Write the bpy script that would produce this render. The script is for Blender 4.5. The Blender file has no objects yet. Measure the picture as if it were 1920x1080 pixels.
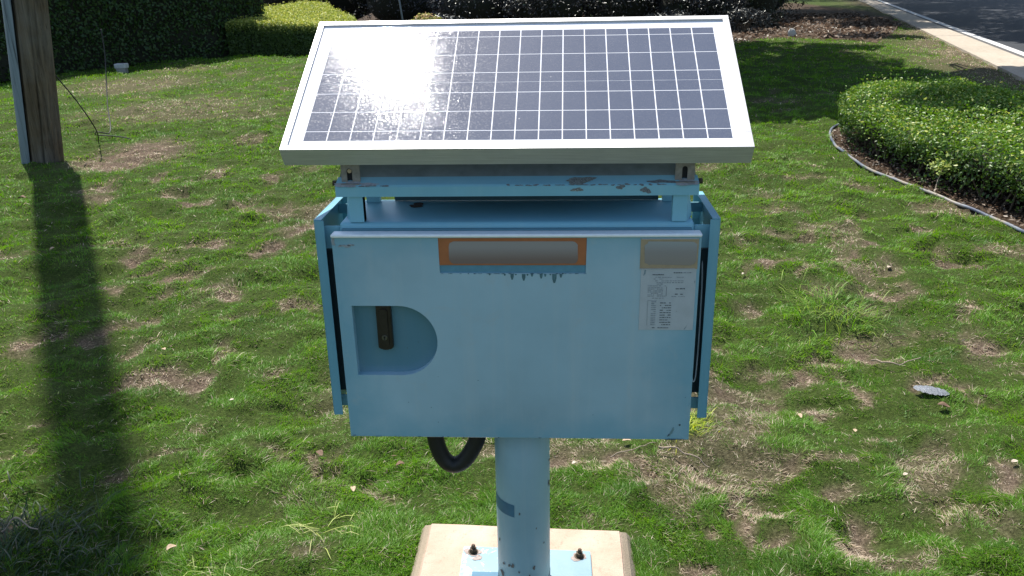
import bpy, bmesh, math
import numpy as np
from mathutils import Vector, Matrix

S = bpy.context.scene
R = math.radians
rng = np.random.default_rng(11)

# ------------------------------------------------------------ camera
cp, sp = math.cos(R(20.6635)), math.sin(R(20.6635))
cy, sy = math.cos(R(3.3262)), math.sin(R(3.3262))
fw = Vector((-sy*cp, cy*cp, -sp)); rt = Vector((cy, sy, 0)); dn = fw.cross(rt)
cr, sr = math.cos(R(1.1333)), math.sin(R(1.1333))
rt2 = cr*rt + sr*dn; dn2 = -sr*rt + cr*dn
cam = bpy.data.cameras.new('camera'); camo = bpy.data.objects.new('camera', cam)
S.collection.objects.link(camo); S.camera = camo
CAM = (0.083, -1.5357, 1.5)
m = Matrix((rt2, -dn2, -fw)).transposed().to_4x4(); m.translation = Vector(CAM)
camo.matrix_world = m
cam.sensor_width = 36.0; cam.lens = 36.0*1547.93/1920.0
cam.clip_start = 0.05; cam.clip_end = 1200

# ------------------------------------------------------------ sky, sun, exposure
SUN_AZ, SUN_EL = 27.0, 63.4          # azimuth from +Y towards -X
w = bpy.data.worlds.new("World"); S.world = w; w.use_nodes = True
nt = w.node_tree
sk = nt.nodes.new('ShaderNodeTexSky'); sk.sky_type = 'NISHITA'; sk.sun_disc = False
sk.sun_elevation = R(SUN_EL); sk.sun_rotation = R(-SUN_AZ)
sk.air_density = 1.0; sk.dust_density = 1.2; sk.ozone_density = 1.0
nt.links.new(sk.outputs[0], nt.nodes['Background'].inputs[0])
nt.nodes['Background'].inputs[1].default_value = 0.108
sun = bpy.data.lights.new('sun', 'SUN'); sun.energy = 4.3; sun.angle = R(0.55); sun.color = (1.0, 0.955, 0.89)
suno = bpy.data.objects.new('sun', sun); S.collection.objects.link(suno)
sd = Vector((-math.sin(R(SUN_AZ))*math.cos(R(SUN_EL)), math.cos(R(SUN_AZ))*math.cos(R(SUN_EL)), math.sin(R(SUN_EL))))
suno.rotation_euler = sd.to_track_quat('Z', 'Y').to_euler()
S.view_settings.view_transform = 'Standard'; S.view_settings.look = 'None'
S.view_settings.gamma = 1; S.view_settings.exposure = 0.9

# ------------------------------------------------------------ numpy noise
def _h(ix, iy, s):
    n = (ix.astype(np.int64)*374761393 + iy.astype(np.int64)*668265263 + s*974634777) & 0xffffffff
    n = ((n ^ (n >> 13))*1274126177) & 0xffffffff
    return ((n ^ (n >> 16)) & 0xffff)/65535.0
def vn(x, y, s=0):
    ix = np.floor(x); iy = np.floor(y); fx = x-ix; fy = y-iy
    fx = fx*fx*(3-2*fx); fy = fy*fy*(3-2*fy)
    a = _h(ix, iy, s); b = _h(ix+1, iy, s); c = _h(ix, iy+1, s); d = _h(ix+1, iy+1, s)
    return (a*(1-fx)+b*fx)*(1-fy) + (c*(1-fx)+d*fx)*fy
def fbm(x, y, s=0, o=4):
    t = 0; a = .5; tot = 0
    ca, sa = math.cos(.6), math.sin(.6)
    for i in range(o):
        t = t + a*vn(x, y, s+i*7); tot += a; a *= .5
        x, y = (x*ca - y*sa)*2.03+3.1, (x*sa + y*ca)*2.03-1.7
    return t/tot
def sst(a, b, x):
    t = np.clip((x-a)/(b-a), 0, 1); return t*t*(3-2*t)
def inpoly(x, y, P):
    r = np.zeros(x.shape, bool); n = len(P)
    for i in range(n):
        x1, y1 = P[i]; x2, y2 = P[(i+1) % n]
        if y1 == y2: continue
        c = ((y1 > y) != (y2 > y)) & (x < (x2-x1)*(y-y1)/(y2-y1)+x1)
        r ^= c
    return r
def segd(x, y, P):
    d = np.full(x.shape, 1e9)
    for i in range(len(P)):
        x1, y1 = P[i]; x2, y2 = P[(i+1) % len(P)]
        dx, dy = x2-x1, y2-y1; t = np.clip(((x-x1)*dx+(y-y1)*dy)/(dx*dx+dy*dy+1e-12), 0, 1)
        d = np.minimum(d, np.hypot(x-x1-t*dx, y-y1-t*dy))
    return d
def lin(c):
    return tuple(((v/255.0+.055)/1.055)**2.4 if v > 10 else v/255.0/12.92 for v in c)

# ------------------------------------------------------------ layout of the place (metres)
WALK = lambda y: 3.75 + .27*y                       # lawn side of the roadside path
BED = [(3.6,7.35),(3.13,7.25),(2.85,6.95),(2.68,6.45),(2.56,5.85),(2.54,5.4),(2.59,4.9),(2.71,4.31),(2.84,3.82),(2.89,3.38),(2.95,2.9),(3.02,2.3),
       (3.3,1.9),(4.2,1.8),(4.9,2.6),(5.1,4.2),(4.8,6.0),(4.25,7.1)]
HEDGE_BED = [(3.55,7.15),(3.1,7.05),(2.82,6.75),(2.66,6.2),(2.61,5.6),(2.65,5.1),(2.73,4.6),(2.85,4.1),(2.95,3.7),(3.01,3.2),(3.15,2.6),(3.4,2.1),(4.1,2.0),(4.6,2.7),(4.75,4.2),(4.5,5.9),(4.1,6.9)]
MULCH = [(3.2,18.2),(4.15,18.25),(5.4,19.3),(6.3,18.7),(7.0,17.6),(7.5,18.3),(8.0,19.5),(10.0,23.8),(11.3,29),(12.2,33),(11.0,60),(-16,60),(-16,21.2),(-6,20.9),(0,20.4)]
PATCH = np.array([[float(v) for v in p.split(',')] for p in "-3.95,5.98,0.44,0.62,1;-4.75,8.85,1.00,1.12,0.55;-6.62,11.50,1.00,1.12,0.6;-3.67,8.35,0.60,0.54,0.4;-6.79,13.92,0.64,0.65,0.5;-4.17,6.11,0.16,0.35,1;-2.81,5.06,0.10,0.21,1;-3.17,4.97,0.06,0.19,0.9;-3.49,4.67,0.13,0.18,0.9;-3.37,4.33,0.12,0.16,0.8;-3.09,4.52,0.05,0.11,0.8;-2.82,4.42,0.08,0.11,1;-2.56,4.16,0.08,0.12,1;-2.21,4.89,0.06,0.18,0.8;-2.21,4.15,0.08,0.10,0.8;-1.82,4.10,0.12,0.09,0.7;-2.87,5.34,0.07,0.16,0.7;-2.81,3.26,0.10,0.11,1;-2.05,3.22,0.15,0.09,1;-2.39,3.01,0.09,0.11,1;-1.61,3.11,0.10,0.11,1;-1.52,3.48,0.14,0.15,1;-1.30,2.98,0.08,0.10,0.8;-2.01,2.64,0.09,0.10,1;-1.83,2.71,0.09,0.12,1;-2.25,2.71,0.04,0.10,1;-2.21,2.39,0.04,0.08,0.9;-1.99,2.39,0.06,0.07,0.9;-1.62,2.43,0.08,0.08,1;-1.76,2.37,0.08,0.07,0.6;-1.90,2.07,0.10,0.10,1;-1.21,2.27,0.11,0.09,0.8;-1.42,2.07,0.08,0.09,0.7;-2.25,1.72,0.08,0.11,1;-2.00,1.84,0.04,0.15,1;-1.78,1.78,0.05,0.10,1;-1.37,1.64,0.05,0.06,1;-1.66,1.38,0.04,0.08,1;-1.55,1.39,0.08,0.10,1;-1.43,1.40,0.07,0.09,1;-1.04,1.45,0.08,0.07,1;-1.85,1.04,0.03,0.05,0.9;-1.74,0.85,0.02,0.03,0.7;-1.34,0.78,0.05,0.04,1;-1.21,0.82,0.06,0.03,0.7;-0.91,0.84,0.05,0.06,0.5;-0.74,0.79,0.04,0.04,1;-1.55,0.43,0.05,0.11,1;-1.20,1.07,0.03,0.03,0.5;0.11,0.87,0.09,0.08,1;0.23,0.84,0.05,0.08,0.6;0.34,0.84,0.06,0.05,1;0.51,0.79,0.06,0.09,1;0.45,0.87,0.07,0.05,0.9;0.66,0.57,0.04,0.11,1;0.73,0.65,0.05,0.06,0.9;0.78,0.48,0.05,0.05,1;0.66,0.68,0.04,0.04,1;0.97,0.50,0.05,0.07,1;0.97,0.42,0.04,0.06,1;1.02,0.35,0.08,0.04,0.8;1.44,0.75,0.06,0.09,1;0.54,0.49,0.02,0.05,0.9;0.69,0.78,0.05,0.06,0.5;0.45,0.29,0.06,0.04,1;0.75,0.30,0.04,0.04,0.8;1.37,1.79,0.12,0.13,1;1.92,1.79,0.10,0.11,1;1.92,2.03,0.07,0.07,0.6;1.41,3.39,0.07,0.09,0.7;1.57,3.39,0.05,0.07,0.7;2.26,4.53,0.08,0.10,0.6;2.02,3.77,0.09,0.08,0.8;1.89,3.22,0.05,0.10,0.9;1.63,2.97,0.06,0.07,1;1.75,2.97,0.05,0.09,1;2.31,3.43,0.08,0.07,1;2.26,3.04,0.09,0.07,0.8;2.24,2.83,0.06,0.09,0.9;2.34,2.85,0.06,0.07,1;1.43,2.62,0.06,0.09,1;1.31,2.88,0.09,0.09,1;1.45,2.39,0.07,0.06,0.9;1.71,2.38,0.12,0.09,1;1.49,2.19,0.12,0.07,0.6;1.84,2.52,0.05,0.07,0.7;1.99,2.18,0.07,0.10,1;0.98,2.15,0.06,0.08,0.8;0.72,1.38,0.04,0.18,1;0.74,1.29,0.07,0.06,0.7;0.87,1.25,0.07,0.06,1;0.94,1.52,0.06,0.06,1;1.04,1.45,0.05,0.06,1;1.17,1.55,0.06,0.07,1;1.20,1.36,0.05,0.07,1;1.04,1.23,0.05,0.03,0.9;1.47,1.65,0.04,0.04,0.7;1.52,1.41,0.07,0.05,0.9;1.61,1.30,0.07,0.04,0.8;1.19,0.94,0.06,0.03,0.8;0.99,0.86,0.08,0.03,0.9;0.87,0.82,0.03,0.03,0.8;0.96,0.71,0.04,0.04,0.8;1.16,3.30,0.06,0.13,0.5;1.10,2.77,0.05,0.13,0.6;1.32,0.55,0.06,0.05,0.5;-0.45,0.68,0.06,0.05,0.5;0.20,0.53,0.04,0.05,0.7;-0.65,0.87,0.04,0.03,0.6;-0.49,0.79,0.04,0.03,0.6;-0.88,0.78,0.04,0.03,0.4;1.58,4.42,0.15,0.11,0.3;6.62,13.03,0.49,1.29,0.5;5.91,10.23,0.27,0.74,0.6".split(';')])

def dryness(x, y):
    nx = x + .16*(fbm(x*5, y*5, 31)-.5)*2; ny = y + .16*(fbm(x*5, y*5, 77)-.5)*2
    d = np.zeros(x.shape)
    for px, py, rx, ry, s in PATCH:
        q = np.sqrt(((nx-px)/(rx*1.2))**2 + ((ny-py)/(ry*1.2))**2)
        d = np.maximum(d, s*(1-sst(.35, 1.35, q)))
    br = fbm(x*2.3, y*2.3, 5, 5)
    d = np.maximum(d, .6*sst(.62, .72, br)*sst(.42, .55, fbm(x*.7, y*.7, 91)))
    d = np.maximum(d*sst(.30, .52, fbm(x*14, y*14, 12)+.12), d*.5)
    ed = WALK(y) - x                                 # thin turf along the path
    d = np.maximum(d, .75*(1-sst(.2, 1.6, ed))*sst(.3, .5, fbm(x*3, y*3, 44)))
    return np.clip(d, 0, 1)
def gheight(x, y, d=None):
    if d is None: d = dryness(x, y)
    r = np.hypot(x, y)
    fade = 1-sst(22, 34, r)
    cell = fbm(x*3.4, y*3.4, 3, 4); big = fbm(x*1.1, y*1.1, 8, 2)
    h = (.105*(cell-.5) + .06*(big-.5) + .016*(fbm(x*12, y*12, 9, 2)-.5))
    wx_ = x+.05*fbm(x*9, y*9, 33, 2); wy_ = y+.05*fbm(x*9, y*9, 34, 2)
    h = h + .023*sst(.42, .56, fbm(wx_*3.6, wy_*5.2, 37, 3)) + .015*sst(.43, .56, fbm(wx_*8.5, wy_*10.5, 39, 2)) - .022*d - .02
    h = h - .11*np.exp(-((x+1.45)/.34)**2-((y-.10)/.26)**2)  # hollow sunk here to deepen the shade at the lower left
    h = h*fade
    k = 1-np.exp(-((x/.55)**2+((y-.12)/.55)**2)**1.5)
    h = h*k
    e = WALK(y)-x
    h = np.where(e < .5, h*np.clip(e/.5, 0, 1), h)
    h = np.where(e < -.01, -.05, h)
    return h
def zmask(x, y):
    """1 where lawn grows"""
    m = np.ones(x.shape)
    m[(x > WALK(y)-.03)] = 0
    m[inpoly(x, y, BED)] = 0
    m[inpoly(x, y, MULCH)] = 0
    m[(np.abs(x) < .285) & (y < .415) & (y > -.25)] = 0
    return m

# ------------------------------------------------------------ object helpers
COL = S.collection
def tag(o, label=None, cat=None, group=None, kind=None):
    if label: o['label'] = label
    if cat: o['category'] = cat
    if group: o['group'] = group
    if kind: o['kind'] = kind
    return o
def empty(name, loc=(0,0,0), label=None, cat=None, group=None):
    o = bpy.data.objects.new(name, None); COL.objects.link(o); o.location = loc
    o.empty_display_size = .1
    return tag(o, label, cat, group)
def wloc(o):
    v = Vector((0,0,0))
    while o is not None: v += o.location; o = o.parent
    return v
def link(name, me, mat=None, parent=None):
    """mesh given in world coordinates; it is moved into its parent's space"""
    if mat is not None: me.materials.append(mat)
    o = bpy.data.objects.new(name, me); COL.objects.link(o)
    if parent is not None:
        o.parent = parent; me.transform(Matrix.Translation(-wloc(parent)))
    return o
def frombm(name, bm, mat=None, parent=None, smooth=False, split=False):
    if split:                                   # every flake becomes an object of its own
        bm.faces.ensure_lookup_table(); out = []
        for f in list(bm.faces):
            b2 = bmesh.new(); b2.faces.new([b2.verts.new(v.co) for v in f.verts]); out.append(frombm(name, b2, mat, parent))
        bm.free(); return out
    bmesh.ops.recalc_face_normals(bm, faces=bm.faces)
    me = bpy.data.meshes.new(name); bm.to_mesh(me); bm.free()
    if smooth: me.polygons.foreach_set('use_smooth', [True]*len(me.polygons))
    return link(name, me, mat, parent)
def fromnp(name, V, nper, mat, parent=None, col=None, smooth=False):
    """V: (N*nper,3) vertices, faces are consecutive runs of nper vertices"""
    me = bpy.data.meshes.new(name); V = np.ascontiguousarray(V, np.float32)
    n = len(V)//nper
    me.vertices.add(len(V)); me.vertices.foreach_set('co', V.ravel())
    me.loops.add(n*nper); me.loops.foreach_set('vertex_index', np.arange(n*nper, dtype=np.int32))
    me.polygons.add(n); me.polygons.foreach_set('loop_start', np.arange(0, n*nper, nper, dtype=np.int32))
    if col is not None:
        a = me.color_attributes.new('tint', 'FLOAT_COLOR', 'POINT')
        c = np.ones((len(V), 4), np.float32); c[:, :3] = col; a.data.foreach_set('color', c.ravel())
    me.update(); me.validate()
    return link(name, me, mat, parent)
def indexed(name, V, F, mat, parent=None, col=None, smooth=False):
    me = bpy.data.meshes.new(name); V = np.ascontiguousarray(V, np.float32); F = np.ascontiguousarray(F, np.int32)
    k = F.shape[1]
    me.vertices.add(len(V)); me.vertices.foreach_set('co', V.ravel())
    me.loops.add(F.size); me.loops.foreach_set('vertex_index', F.ravel())
    me.polygons.add(len(F)); me.polygons.foreach_set('loop_start', np.arange(0, F.size, k, dtype=np.int32))
    if smooth: me.polygons.foreach_set('use_smooth', np.ones(len(F), bool))
    if col is not None:
        for nm, c in col.items():
            a = me.color_attributes.new(nm, 'FLOAT_COLOR', 'POINT')
            cc = np.ones((len(V), 4), np.float32); cc[:, :3] = c; a.data.foreach_set('color', cc.ravel())
    me.update()
    return link(name, me, mat, parent)
def abox(bm, x0, x1, y0, y1, z0, z1, bev=0.0, seg=1, M=None):
    vs = [bm.verts.new((x, y, z)) for x in (x0, x1) for y in (y0, y1) for z in (z0, z1)]
    f = [(0,1,3,2),(4,6,7,5),(0,4,5,1),(2,3,7,6),(0,2,6,4),(1,5,7,3)]
    fs = [bm.faces.new([vs[i] for i in q]) for q in f]
    out = vs
    if bev > 0:
        es = list({e for q in fs for e in q.edges})
        r = bmesh.ops.bevel(bm, geom=es, offset=bev, segments=seg, affect='EDGES', profile=.5)
        out = list({v for q in r['faces'] for v in q.verts} | {v for v in vs if v.is_valid})
    if M is not None:
        bmesh.ops.transform(bm, matrix=M, verts=[v for v in out if v.is_valid])
    return out
def tube(bm, pts, r, n=10, caps=True):
    pts = [Vector(p) for p in pts]; rings = []
    up = Vector((0, 0, 1))
    for i, p in enumerate(pts):
        t = (pts[min(i+1, len(pts)-1)] - pts[max(i-1, 0)]).normalized()
        if i == 0:
            a = t.cross(up) if abs(t.z) < .95 else t.cross(Vector((1, 0, 0)))
        else:
            a = a - t*a.dot(t)
        a.normalize(); b = t.cross(a)
        rr = r[i] if hasattr(r, '__len__') else r
        rings.append([bm.verts.new(p + a*rr*math.cos(k*2*math.pi/n) + b*rr*math.sin(k*2*math.pi/n)) for k in range(n)])
    for i in range(len(rings)-1):
        for k in range(n):
            bm.faces.new((rings[i][k], rings[i][(k+1) % n], rings[i+1][(k+1) % n], rings[i+1][k]))
    if caps:
        bm.faces.new(rings[0][::-1]); bm.faces.new(rings[-1])
def spline(P, n=40):
    P = np.array(P, float); k = len(P); out = []
    for t in np.linspace(0, k-1, n):
        i = min(int(t), k-2); f = t-i
        p0, p1, p2, p3 = P[max(i-1, 0)], P[i], P[i+1], P[min(i+2, k-1)]
        out.append(.5*((2*p1)+(-p0+p2)*f+(2*p0-5*p1+4*p2-p3)*f*f+(-p0+3*p1-3*p2+p3)*f**3))
    return np.array(out)
def blob(bm, c, ex, ey, r1, r2, seed, n=22, th=.0006, nrm=None):
    """thin ragged flake lying on a surface spanned by ex, ey"""
    c = Vector(c); ex = Vector(ex).normalized(); ey = Vector(ey).normalized(); nn = ex.cross(ey) if nrm is None else Vector(nrm)
    q = np.random.default_rng(seed); ph = q.uniform(0, 6.28, 4)
    vs = []
    for k in range(n):
        a = k*2*math.pi/n
        rr = 1 + .22*math.sin(2*a+ph[0]) + .16*math.sin(3*a+ph[1]) + .12*math.sin(5*a+ph[2]) + q.uniform(-.1, .1)
        vs.append(bm.verts.new(c + ex*r1*rr*math.cos(a) + ey*r2*rr*math.sin(a) + nn*th))
    bm.faces.new(vs)

# ------------------------------------------------------------ materials
def newmat(name):
    m = bpy.data.materials.new(name); m.use_nodes = True
    n = m.node_tree.nodes; l = m.node_tree.links
    return m, n, l, n['Principled BSDF']
def noise(n, l, scale, detail=4, rough=.55, coord='Object', vec=None, dist=0.0):
    t = n.new('ShaderNodeTexNoise'); t.inputs['Scale'].default_value = scale; t.inputs['Detail'].default_value = detail
    t.inputs['Roughness'].default_value = rough; t.inputs['Distortion'].default_value = dist
    if vec is None:
        tc = n.new('ShaderNodeTexCoord'); vec = tc.outputs[coord]
    l.new(vec, t.inputs['Vector']); return t.outputs['Fac']
def ramp(n, l, fac, stops):
    r = n.new('ShaderNodeValToRGB'); e = r.color_ramp.elements
    while len(e) < len(stops): e.new(.5)
    for i, (p, c) in enumerate(stops):
        e[i].position = p; e[i].color = (*c, 1) if hasattr(c, '__len__') else (c, c, c, 1)
    l.new(fac, r.inputs['Fac']); return r.outputs['Color']
def mixc(n, l, fac, a, b, mode='MIX'):
    x = n.new('ShaderNodeMix'); x.data_type = 'RGBA'; x.blend_type = mode
    for s, v in ((x.inputs['Factor'], fac), (x.inputs[6], a), (x.inputs[7], b)):
        if hasattr(v, 'is_linked') or isinstance(v, bpy.types.NodeSocket): l.new(v, s)
        elif hasattr(v, '__len__'): s.default_value = (*v, 1) if len(v) == 3 else v
        else: s.default_value = v
    return x.outputs[2]
def mth(n, l, op, a, b=0.0):
    x = n.new('ShaderNodeMath'); x.operation = op
    for i, v in enumerate((a, b)):
        if isinstance(v, bpy.types.NodeSocket): l.new(v, x.inputs[i])
        else: x.inputs[i].default_value = v
    return x.outputs[0]
def bump(n, l, h, d, strength=.5, bsdf=None):
    b = n.new('ShaderNodeBump'); b.inputs['Strength'].default_value = strength; b.inputs['Distance'].default_value = d
    l.new(h, b.inputs['Height']); l.new(b.outputs[0], bsdf.inputs['Normal'])
def plain(name, c, rough=.6, metal=0.0, var=.12, scale=30, bmp=0.0, spec=.5):
    m, n, l, p = newmat(name)
    f = noise(n, l, scale)
    a = tuple(v*(1-var) for v in c); b = tuple(min(1, v*(1+var)) for v in c)
    l.new(ramp(n, l, f, [(.3, a), (.7, b)]), p.inputs['Base Color'])
    p.inputs['Roughness'].default_value = rough; p.inputs['Metallic'].default_value = metal
    p.inputs['Specular IOR Level'].default_value = spec
    if bmp: bump(n, l, noise(n, l, scale*4), bmp, .4, p)
    return m
def paint(name, c, rough=.42, grime=.12, dark=(.09,.17,.22), speck=True):
    m, n, l, p = newmat(name)
    big = noise(n, l, 2.6, 5, .6); fine = noise(n, l, 90, 3, .6)
    c2 = tuple(v*(1-grime)*.98 for v in c); c3 = tuple(min(1, v*(1+grime*.6)+.012) for v in c)
    base = ramp(n, l, big, [(.32, c2), (.5, c), (.7, c3)])
    # vertical rain streaks
    tc = n.new('ShaderNodeTexCoord'); mp = n.new('ShaderNodeMapping'); mp.inputs['Scale'].default_value = (38, 38, 1.6)
    l.new(tc.outputs['Object'], mp.inputs['Vector'])
    st = noise(n, l, 1.0, 4, .6, vec=mp.outputs[0])
    base = mixc(n, l, ramp(n, l, st, [(.50, 0.0), (.80, .42)]), base, (c[0]*1.25+.03, c[1]*1.06+.02, c[2]*.98+.01))
    if speck:
        vo = n.new('ShaderNodeTexVoronoi'); vo.inputs['Scale'].default_value = 21
        l.new(tc.outputs['Object'], vo.inputs['Vector'])
        ms = ramp(n, l, vo.outputs['Distance'], [(.035, 1.0), (.055, 0.0)])
        gate = ramp(n, l, noise(n, l, 7, 2), [(.62, 0.0), (.66, .65)])
        base = mixc(n, l, mth(n, l, 'MULTIPLY', ms, gate), base, dark)
    l.new(base, p.inputs['Base Color'])
    l.new(ramp(n, l, big, [(.3, rough-.07), (.7, rough+.1)]), p.inputs['Roughness'])
    p.inputs['Specular IOR Level'].default_value = .4
    bump(n, l, fine, .0006, .25, p)
    return m
def leafmat(name, trans=.35, gloss=.25, rough=.45, var=.0):
    m, n, l, p = newmat(name)
    a = n.new('ShaderNodeAttribute'); a.attribute_name = 'tint'
    n.remove(p)
    d = n.new('ShaderNodeBsdfDiffuse'); t = n.new('ShaderNodeBsdfTranslucent'); g = n.new('ShaderNodeBsdfGlossy')
    g.inputs['Roughness'].default_value = rough; g.inputs['Color'].default_value = (.9, .92, .88, 1)
    l.new(a.outputs['Color'], d.inputs['Color'])
    hs = n.new('ShaderNodeHueSaturation'); hs.inputs['Hue'].default_value = .492; hs.inputs['Saturation'].default_value = 1.12; hs.inputs['Value'].default_value = 1.25
    l.new(a.outputs['Color'], hs.inputs['Color']); l.new(hs.outputs[0], t.inputs['Color'])
    x = n.new('ShaderNodeMixShader'); x.inputs[0].default_value = trans
    l.new(d.outputs[0], x.inputs[1]); l.new(t.outputs[0], x.inputs[2])
    fr = n.new('ShaderNodeFresnel'); fr.inputs[0].default_value = 1.4
    y = n.new('ShaderNodeMixShader'); l.new(mth(n, l, 'MINIMUM', fr.outputs[0], gloss), y.inputs[0])
    l.new(x.outputs[0], y.inputs[1]); l.new(g.outputs[0], y.inputs[2])
    l.new(y.outputs[0], n['Material Output'].inputs[0])
    return m

BLUE   = (.205, .465, .565)
M_door = paint('door_paint', (.335, .495, .555), .42, .14)
def fade_door():
    # the middle of the door has bleached, the rim kept more of its blue
    m = M_door; n, l = m.node_tree.nodes, m.node_tree.links; p = n['Principled BSDF']
    src = p.inputs['Base Color'].links[0].from_socket
    tc = n.new('ShaderNodeTexCoord'); s = n.new('ShaderNodeSeparateXYZ'); l.new(tc.outputs['Object'], s.inputs[0])
    ax = mth(n, l, 'MULTIPLY', mth(n, l, 'ABSOLUTE', s.outputs[0]), 2.77)
    az = mth(n, l, 'MULTIPLY', mth(n, l, 'ABSOLUTE', mth(n, l, 'SUBTRACT', s.outputs[2], .753)), 4.4)
    e = mth(n, l, 'MAXIMUM', ax, az); e = mth(n, l, 'ADD', e, mth(n, l, 'MULTIPLY', mth(n, l, 'SUBTRACT', noise(n, l, 11, 5, .6), .5), .45))
    col = mixc(n, l, ramp(n, l, e, [(.72, 0.0), (1.0, .75)]), src, (.175, .385, .475))
    sm = ramp(n, l, noise(n, l, 17, 6, .7, dist=1.2), [(.56, 0.0), (.72, .34)])
    col = mixc(n, l, sm, col, (.40, .47, .47))
    l.new(col, p.inputs['Base Color'])
fade_door()
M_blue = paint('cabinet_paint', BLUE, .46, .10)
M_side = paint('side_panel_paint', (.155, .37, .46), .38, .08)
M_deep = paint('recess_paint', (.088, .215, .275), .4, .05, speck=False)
M_post = paint('post_paint', (.29, .45, .49), .42, .12)
M_repaint = plain('fresh_blue_paint', (.05, .15, .225), .42, 0, .12, 40)
M_trim = plain('bright_white_edge', (.90, .93, .93), .28, 0, .05, 60)
M_rust = plain('rust_and_bare_metal', (.14, .125, .11), .85, 0, .5, 300)
M_scuff = plain('grey_scuff', (.30, .33, .34), .8, 0, .25, 200)
M_drip = plain('dark_green_run', (.07, .16, .18), .6, 0, .3, 150)
M_black = plain('black_rubber', (.008, .008, .008), .55, 0, .3, 60)
M_galv = plain('galvanised_steel', (.34, .34, .33), .5, .55, .22, 70)
M_galvd = plain('weathered_bracket', (.25, .235, .215), .6, .3, .25, 90)
M_dark = plain('dark_inside', (.012, .014, .015), .8)
M_lock = plain('dark_bronze_lock', (.030, .024, .019), .42, .3, .2, 80)
M_lockk = plain('lock_cylinder', (.16, .15, .14), .35, .8, .1, 80)

# ============================================================ GROUND
def axis(lo, hi, a, b, step, grow=1.09):
    v = list(np.arange(a, b+1e-6, step)); s = step
    while v[-1] < hi: s *= grow; v.append(v[-1]+s)
    s = step; u = [a]
    while u[-1] > lo: s *= grow; u.append(u[-1]-s)
    return np.array(u[:0:-1]+v)
gx = axis(-300, 300, -5.2, 4.2, .035); gy = axis(-60, 600, -.6, 8.0, .035)
GX, GY = np.meshgrid(gx, gy); fx, fy = GX.ravel(), GY.ravel()
dry = dryness(fx, fy); gz = gheight(fx, fy, dry)
mul = np.zeros(fx.shape); mul[inpoly(fx, fy, MULCH) | inpoly(fx, fy, BED)] = 1
gz = np.where(inpoly(fx, fy, BED), -.01+.03*fbm(fx*9, fy*9, 4, 3), gz)
nxn, nyn = len(gx), len(gy)
I = np.arange(nxn*nyn).reshape(nyn, nxn)
F = np.stack([I[:-1, :-1], I[:-1, 1:], I[1:, 1:], I[1:, :-1]], -1).reshape(-1, 4)
m, n, l, p = newmat('lawn_soil')
a = n.new('ShaderNodeAttribute'); a.attribute_name = 'zone'
sep = n.new('ShaderNodeSeparateColor'); l.new(a.outputs['Color'], sep.inputs[0])
f1 = noise(n, l, 75, 8, .8); f2 = noise(n, l, 9, 4); f3 = noise(n, l, 160, 3, .7)
green = ramp(n, l, f1, [(.3, (.014,.022,.006)), (.5, (.045,.068,.014)), (.72, (.10,.145,.035))])
thatch = ramp(n, l, f1, [(.3, (.022,.015,.011)), (.5, (.12,.088,.062)), (.75, (.34,.27,.19))])
soil = ramp(n, l, f1, [(.3, (.018,.012,.008)), (.5, (.06,.042,.028)), (.75, (.16,.115,.08))])
c = mixc(n, l, sep.outputs[0], green, thatch); c = mixc(n, l, sep.outputs[1], c, soil)
l.new(c, p.inputs['Base Color']); p.inputs['Roughness'].default_value = .95; p.inputs['Specular IOR Level'].default_value = .1
bump(n, l, mth(n, l, 'ADD', f1, f3), .012, .8, p)
zc = np.zeros((len(fx), 3)); zc[:, 0] = dry; zc[:, 1] = mul
tag(indexed('ground', np.stack([fx, fy, gz], 1), F, m, col={'zone': zc}, smooth=True), kind='structure')

# path, gutter, edge line and road along x = WALK(y)
def strip(name, o0, o1, z, mat, ys, thick=0.0):
    bm = bmesh.new(); rows = []
    for y in ys:
        rows.append([bm.verts.new((WALK(y)+o, y, zz)) for o, zz in ((o0, z-thick), (o0, z), (o1, z), (o1, z-thick))])
    for a, b in zip(rows, rows[1:]):
        for k in range(3): bm.faces.new((a[k], a[k+1], b[k+1], b[k]))
    return frombm(name, bm, mat)
ys = list(np.arange(-12, 60, 3.0)) + [80, 120, 200, 320]
def pave(name, stops, sc, rough, crack=None, wear=None):
    m, n, l, p = newmat(name)
    f = noise(n, l, sc, 6, .7); g = noise(n, l, .8, 4, .6); h = noise(n, l, 260, 2, .6)
    c = ramp(n, l, f, stops)
    c = mixc(n, l, ramp(n, l, g, [(.35, 0.0), (.7, .35)]), c, tuple(v*.72 for v in stops[0][1]))
    if crack:
        vo = n.new('ShaderNodeTexVoronoi'); vo.feature = 'DISTANCE_TO_EDGE'; vo.inputs['Scale'].default_value = crack
        tc = n.new('ShaderNodeTexCoord'); l.new(tc.outputs['Object'], vo.inputs['Vector'])
        c = mixc(n, l, ramp(n, l, vo.outputs['Distance'], [(.004, .6), (.012, 0.0)]), c, (.03, .03, .03))
    l.new(c, p.inputs['Base Color']); p.inputs['Roughness'].default_value = rough
    p.inputs['Specular IOR Level'].default_value = .3
    bump(n, l, mth(n, l, 'ADD', f, h), .006, .6, p); return m
M_walk = pave('path_concrete', [(.3, (.36,.31,.24)), (.7, (.50,.44,.36))], 14, .9)
M_gut = pave('gutter_concrete', [(.3, (.075,.075,.075)), (.7, (.14,.135,.13))], 22, .9)
M_road = pave('asphalt', [(.3, (.030,.034,.040)), (.7, (.050,.055,.063))], 40, .85)
M_line = pave('road_paint', [(.35, (.50,.50,.49)), (.6, (.72,.72,.70))], 9, .7)
tag(strip('road', .66, 9.5, -.004, M_road, ys, .1), kind='structure')
tag(strip('gutter', .68, .83, .004, M_gut, ys, .02), kind='structure')
tag(strip('edge_line', .83, 1.0, .006, M_line, ys, .001), kind='structure')
tag(strip('path', 0, .68, .022, M_walk, ys, .08), kind='structure')
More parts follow.
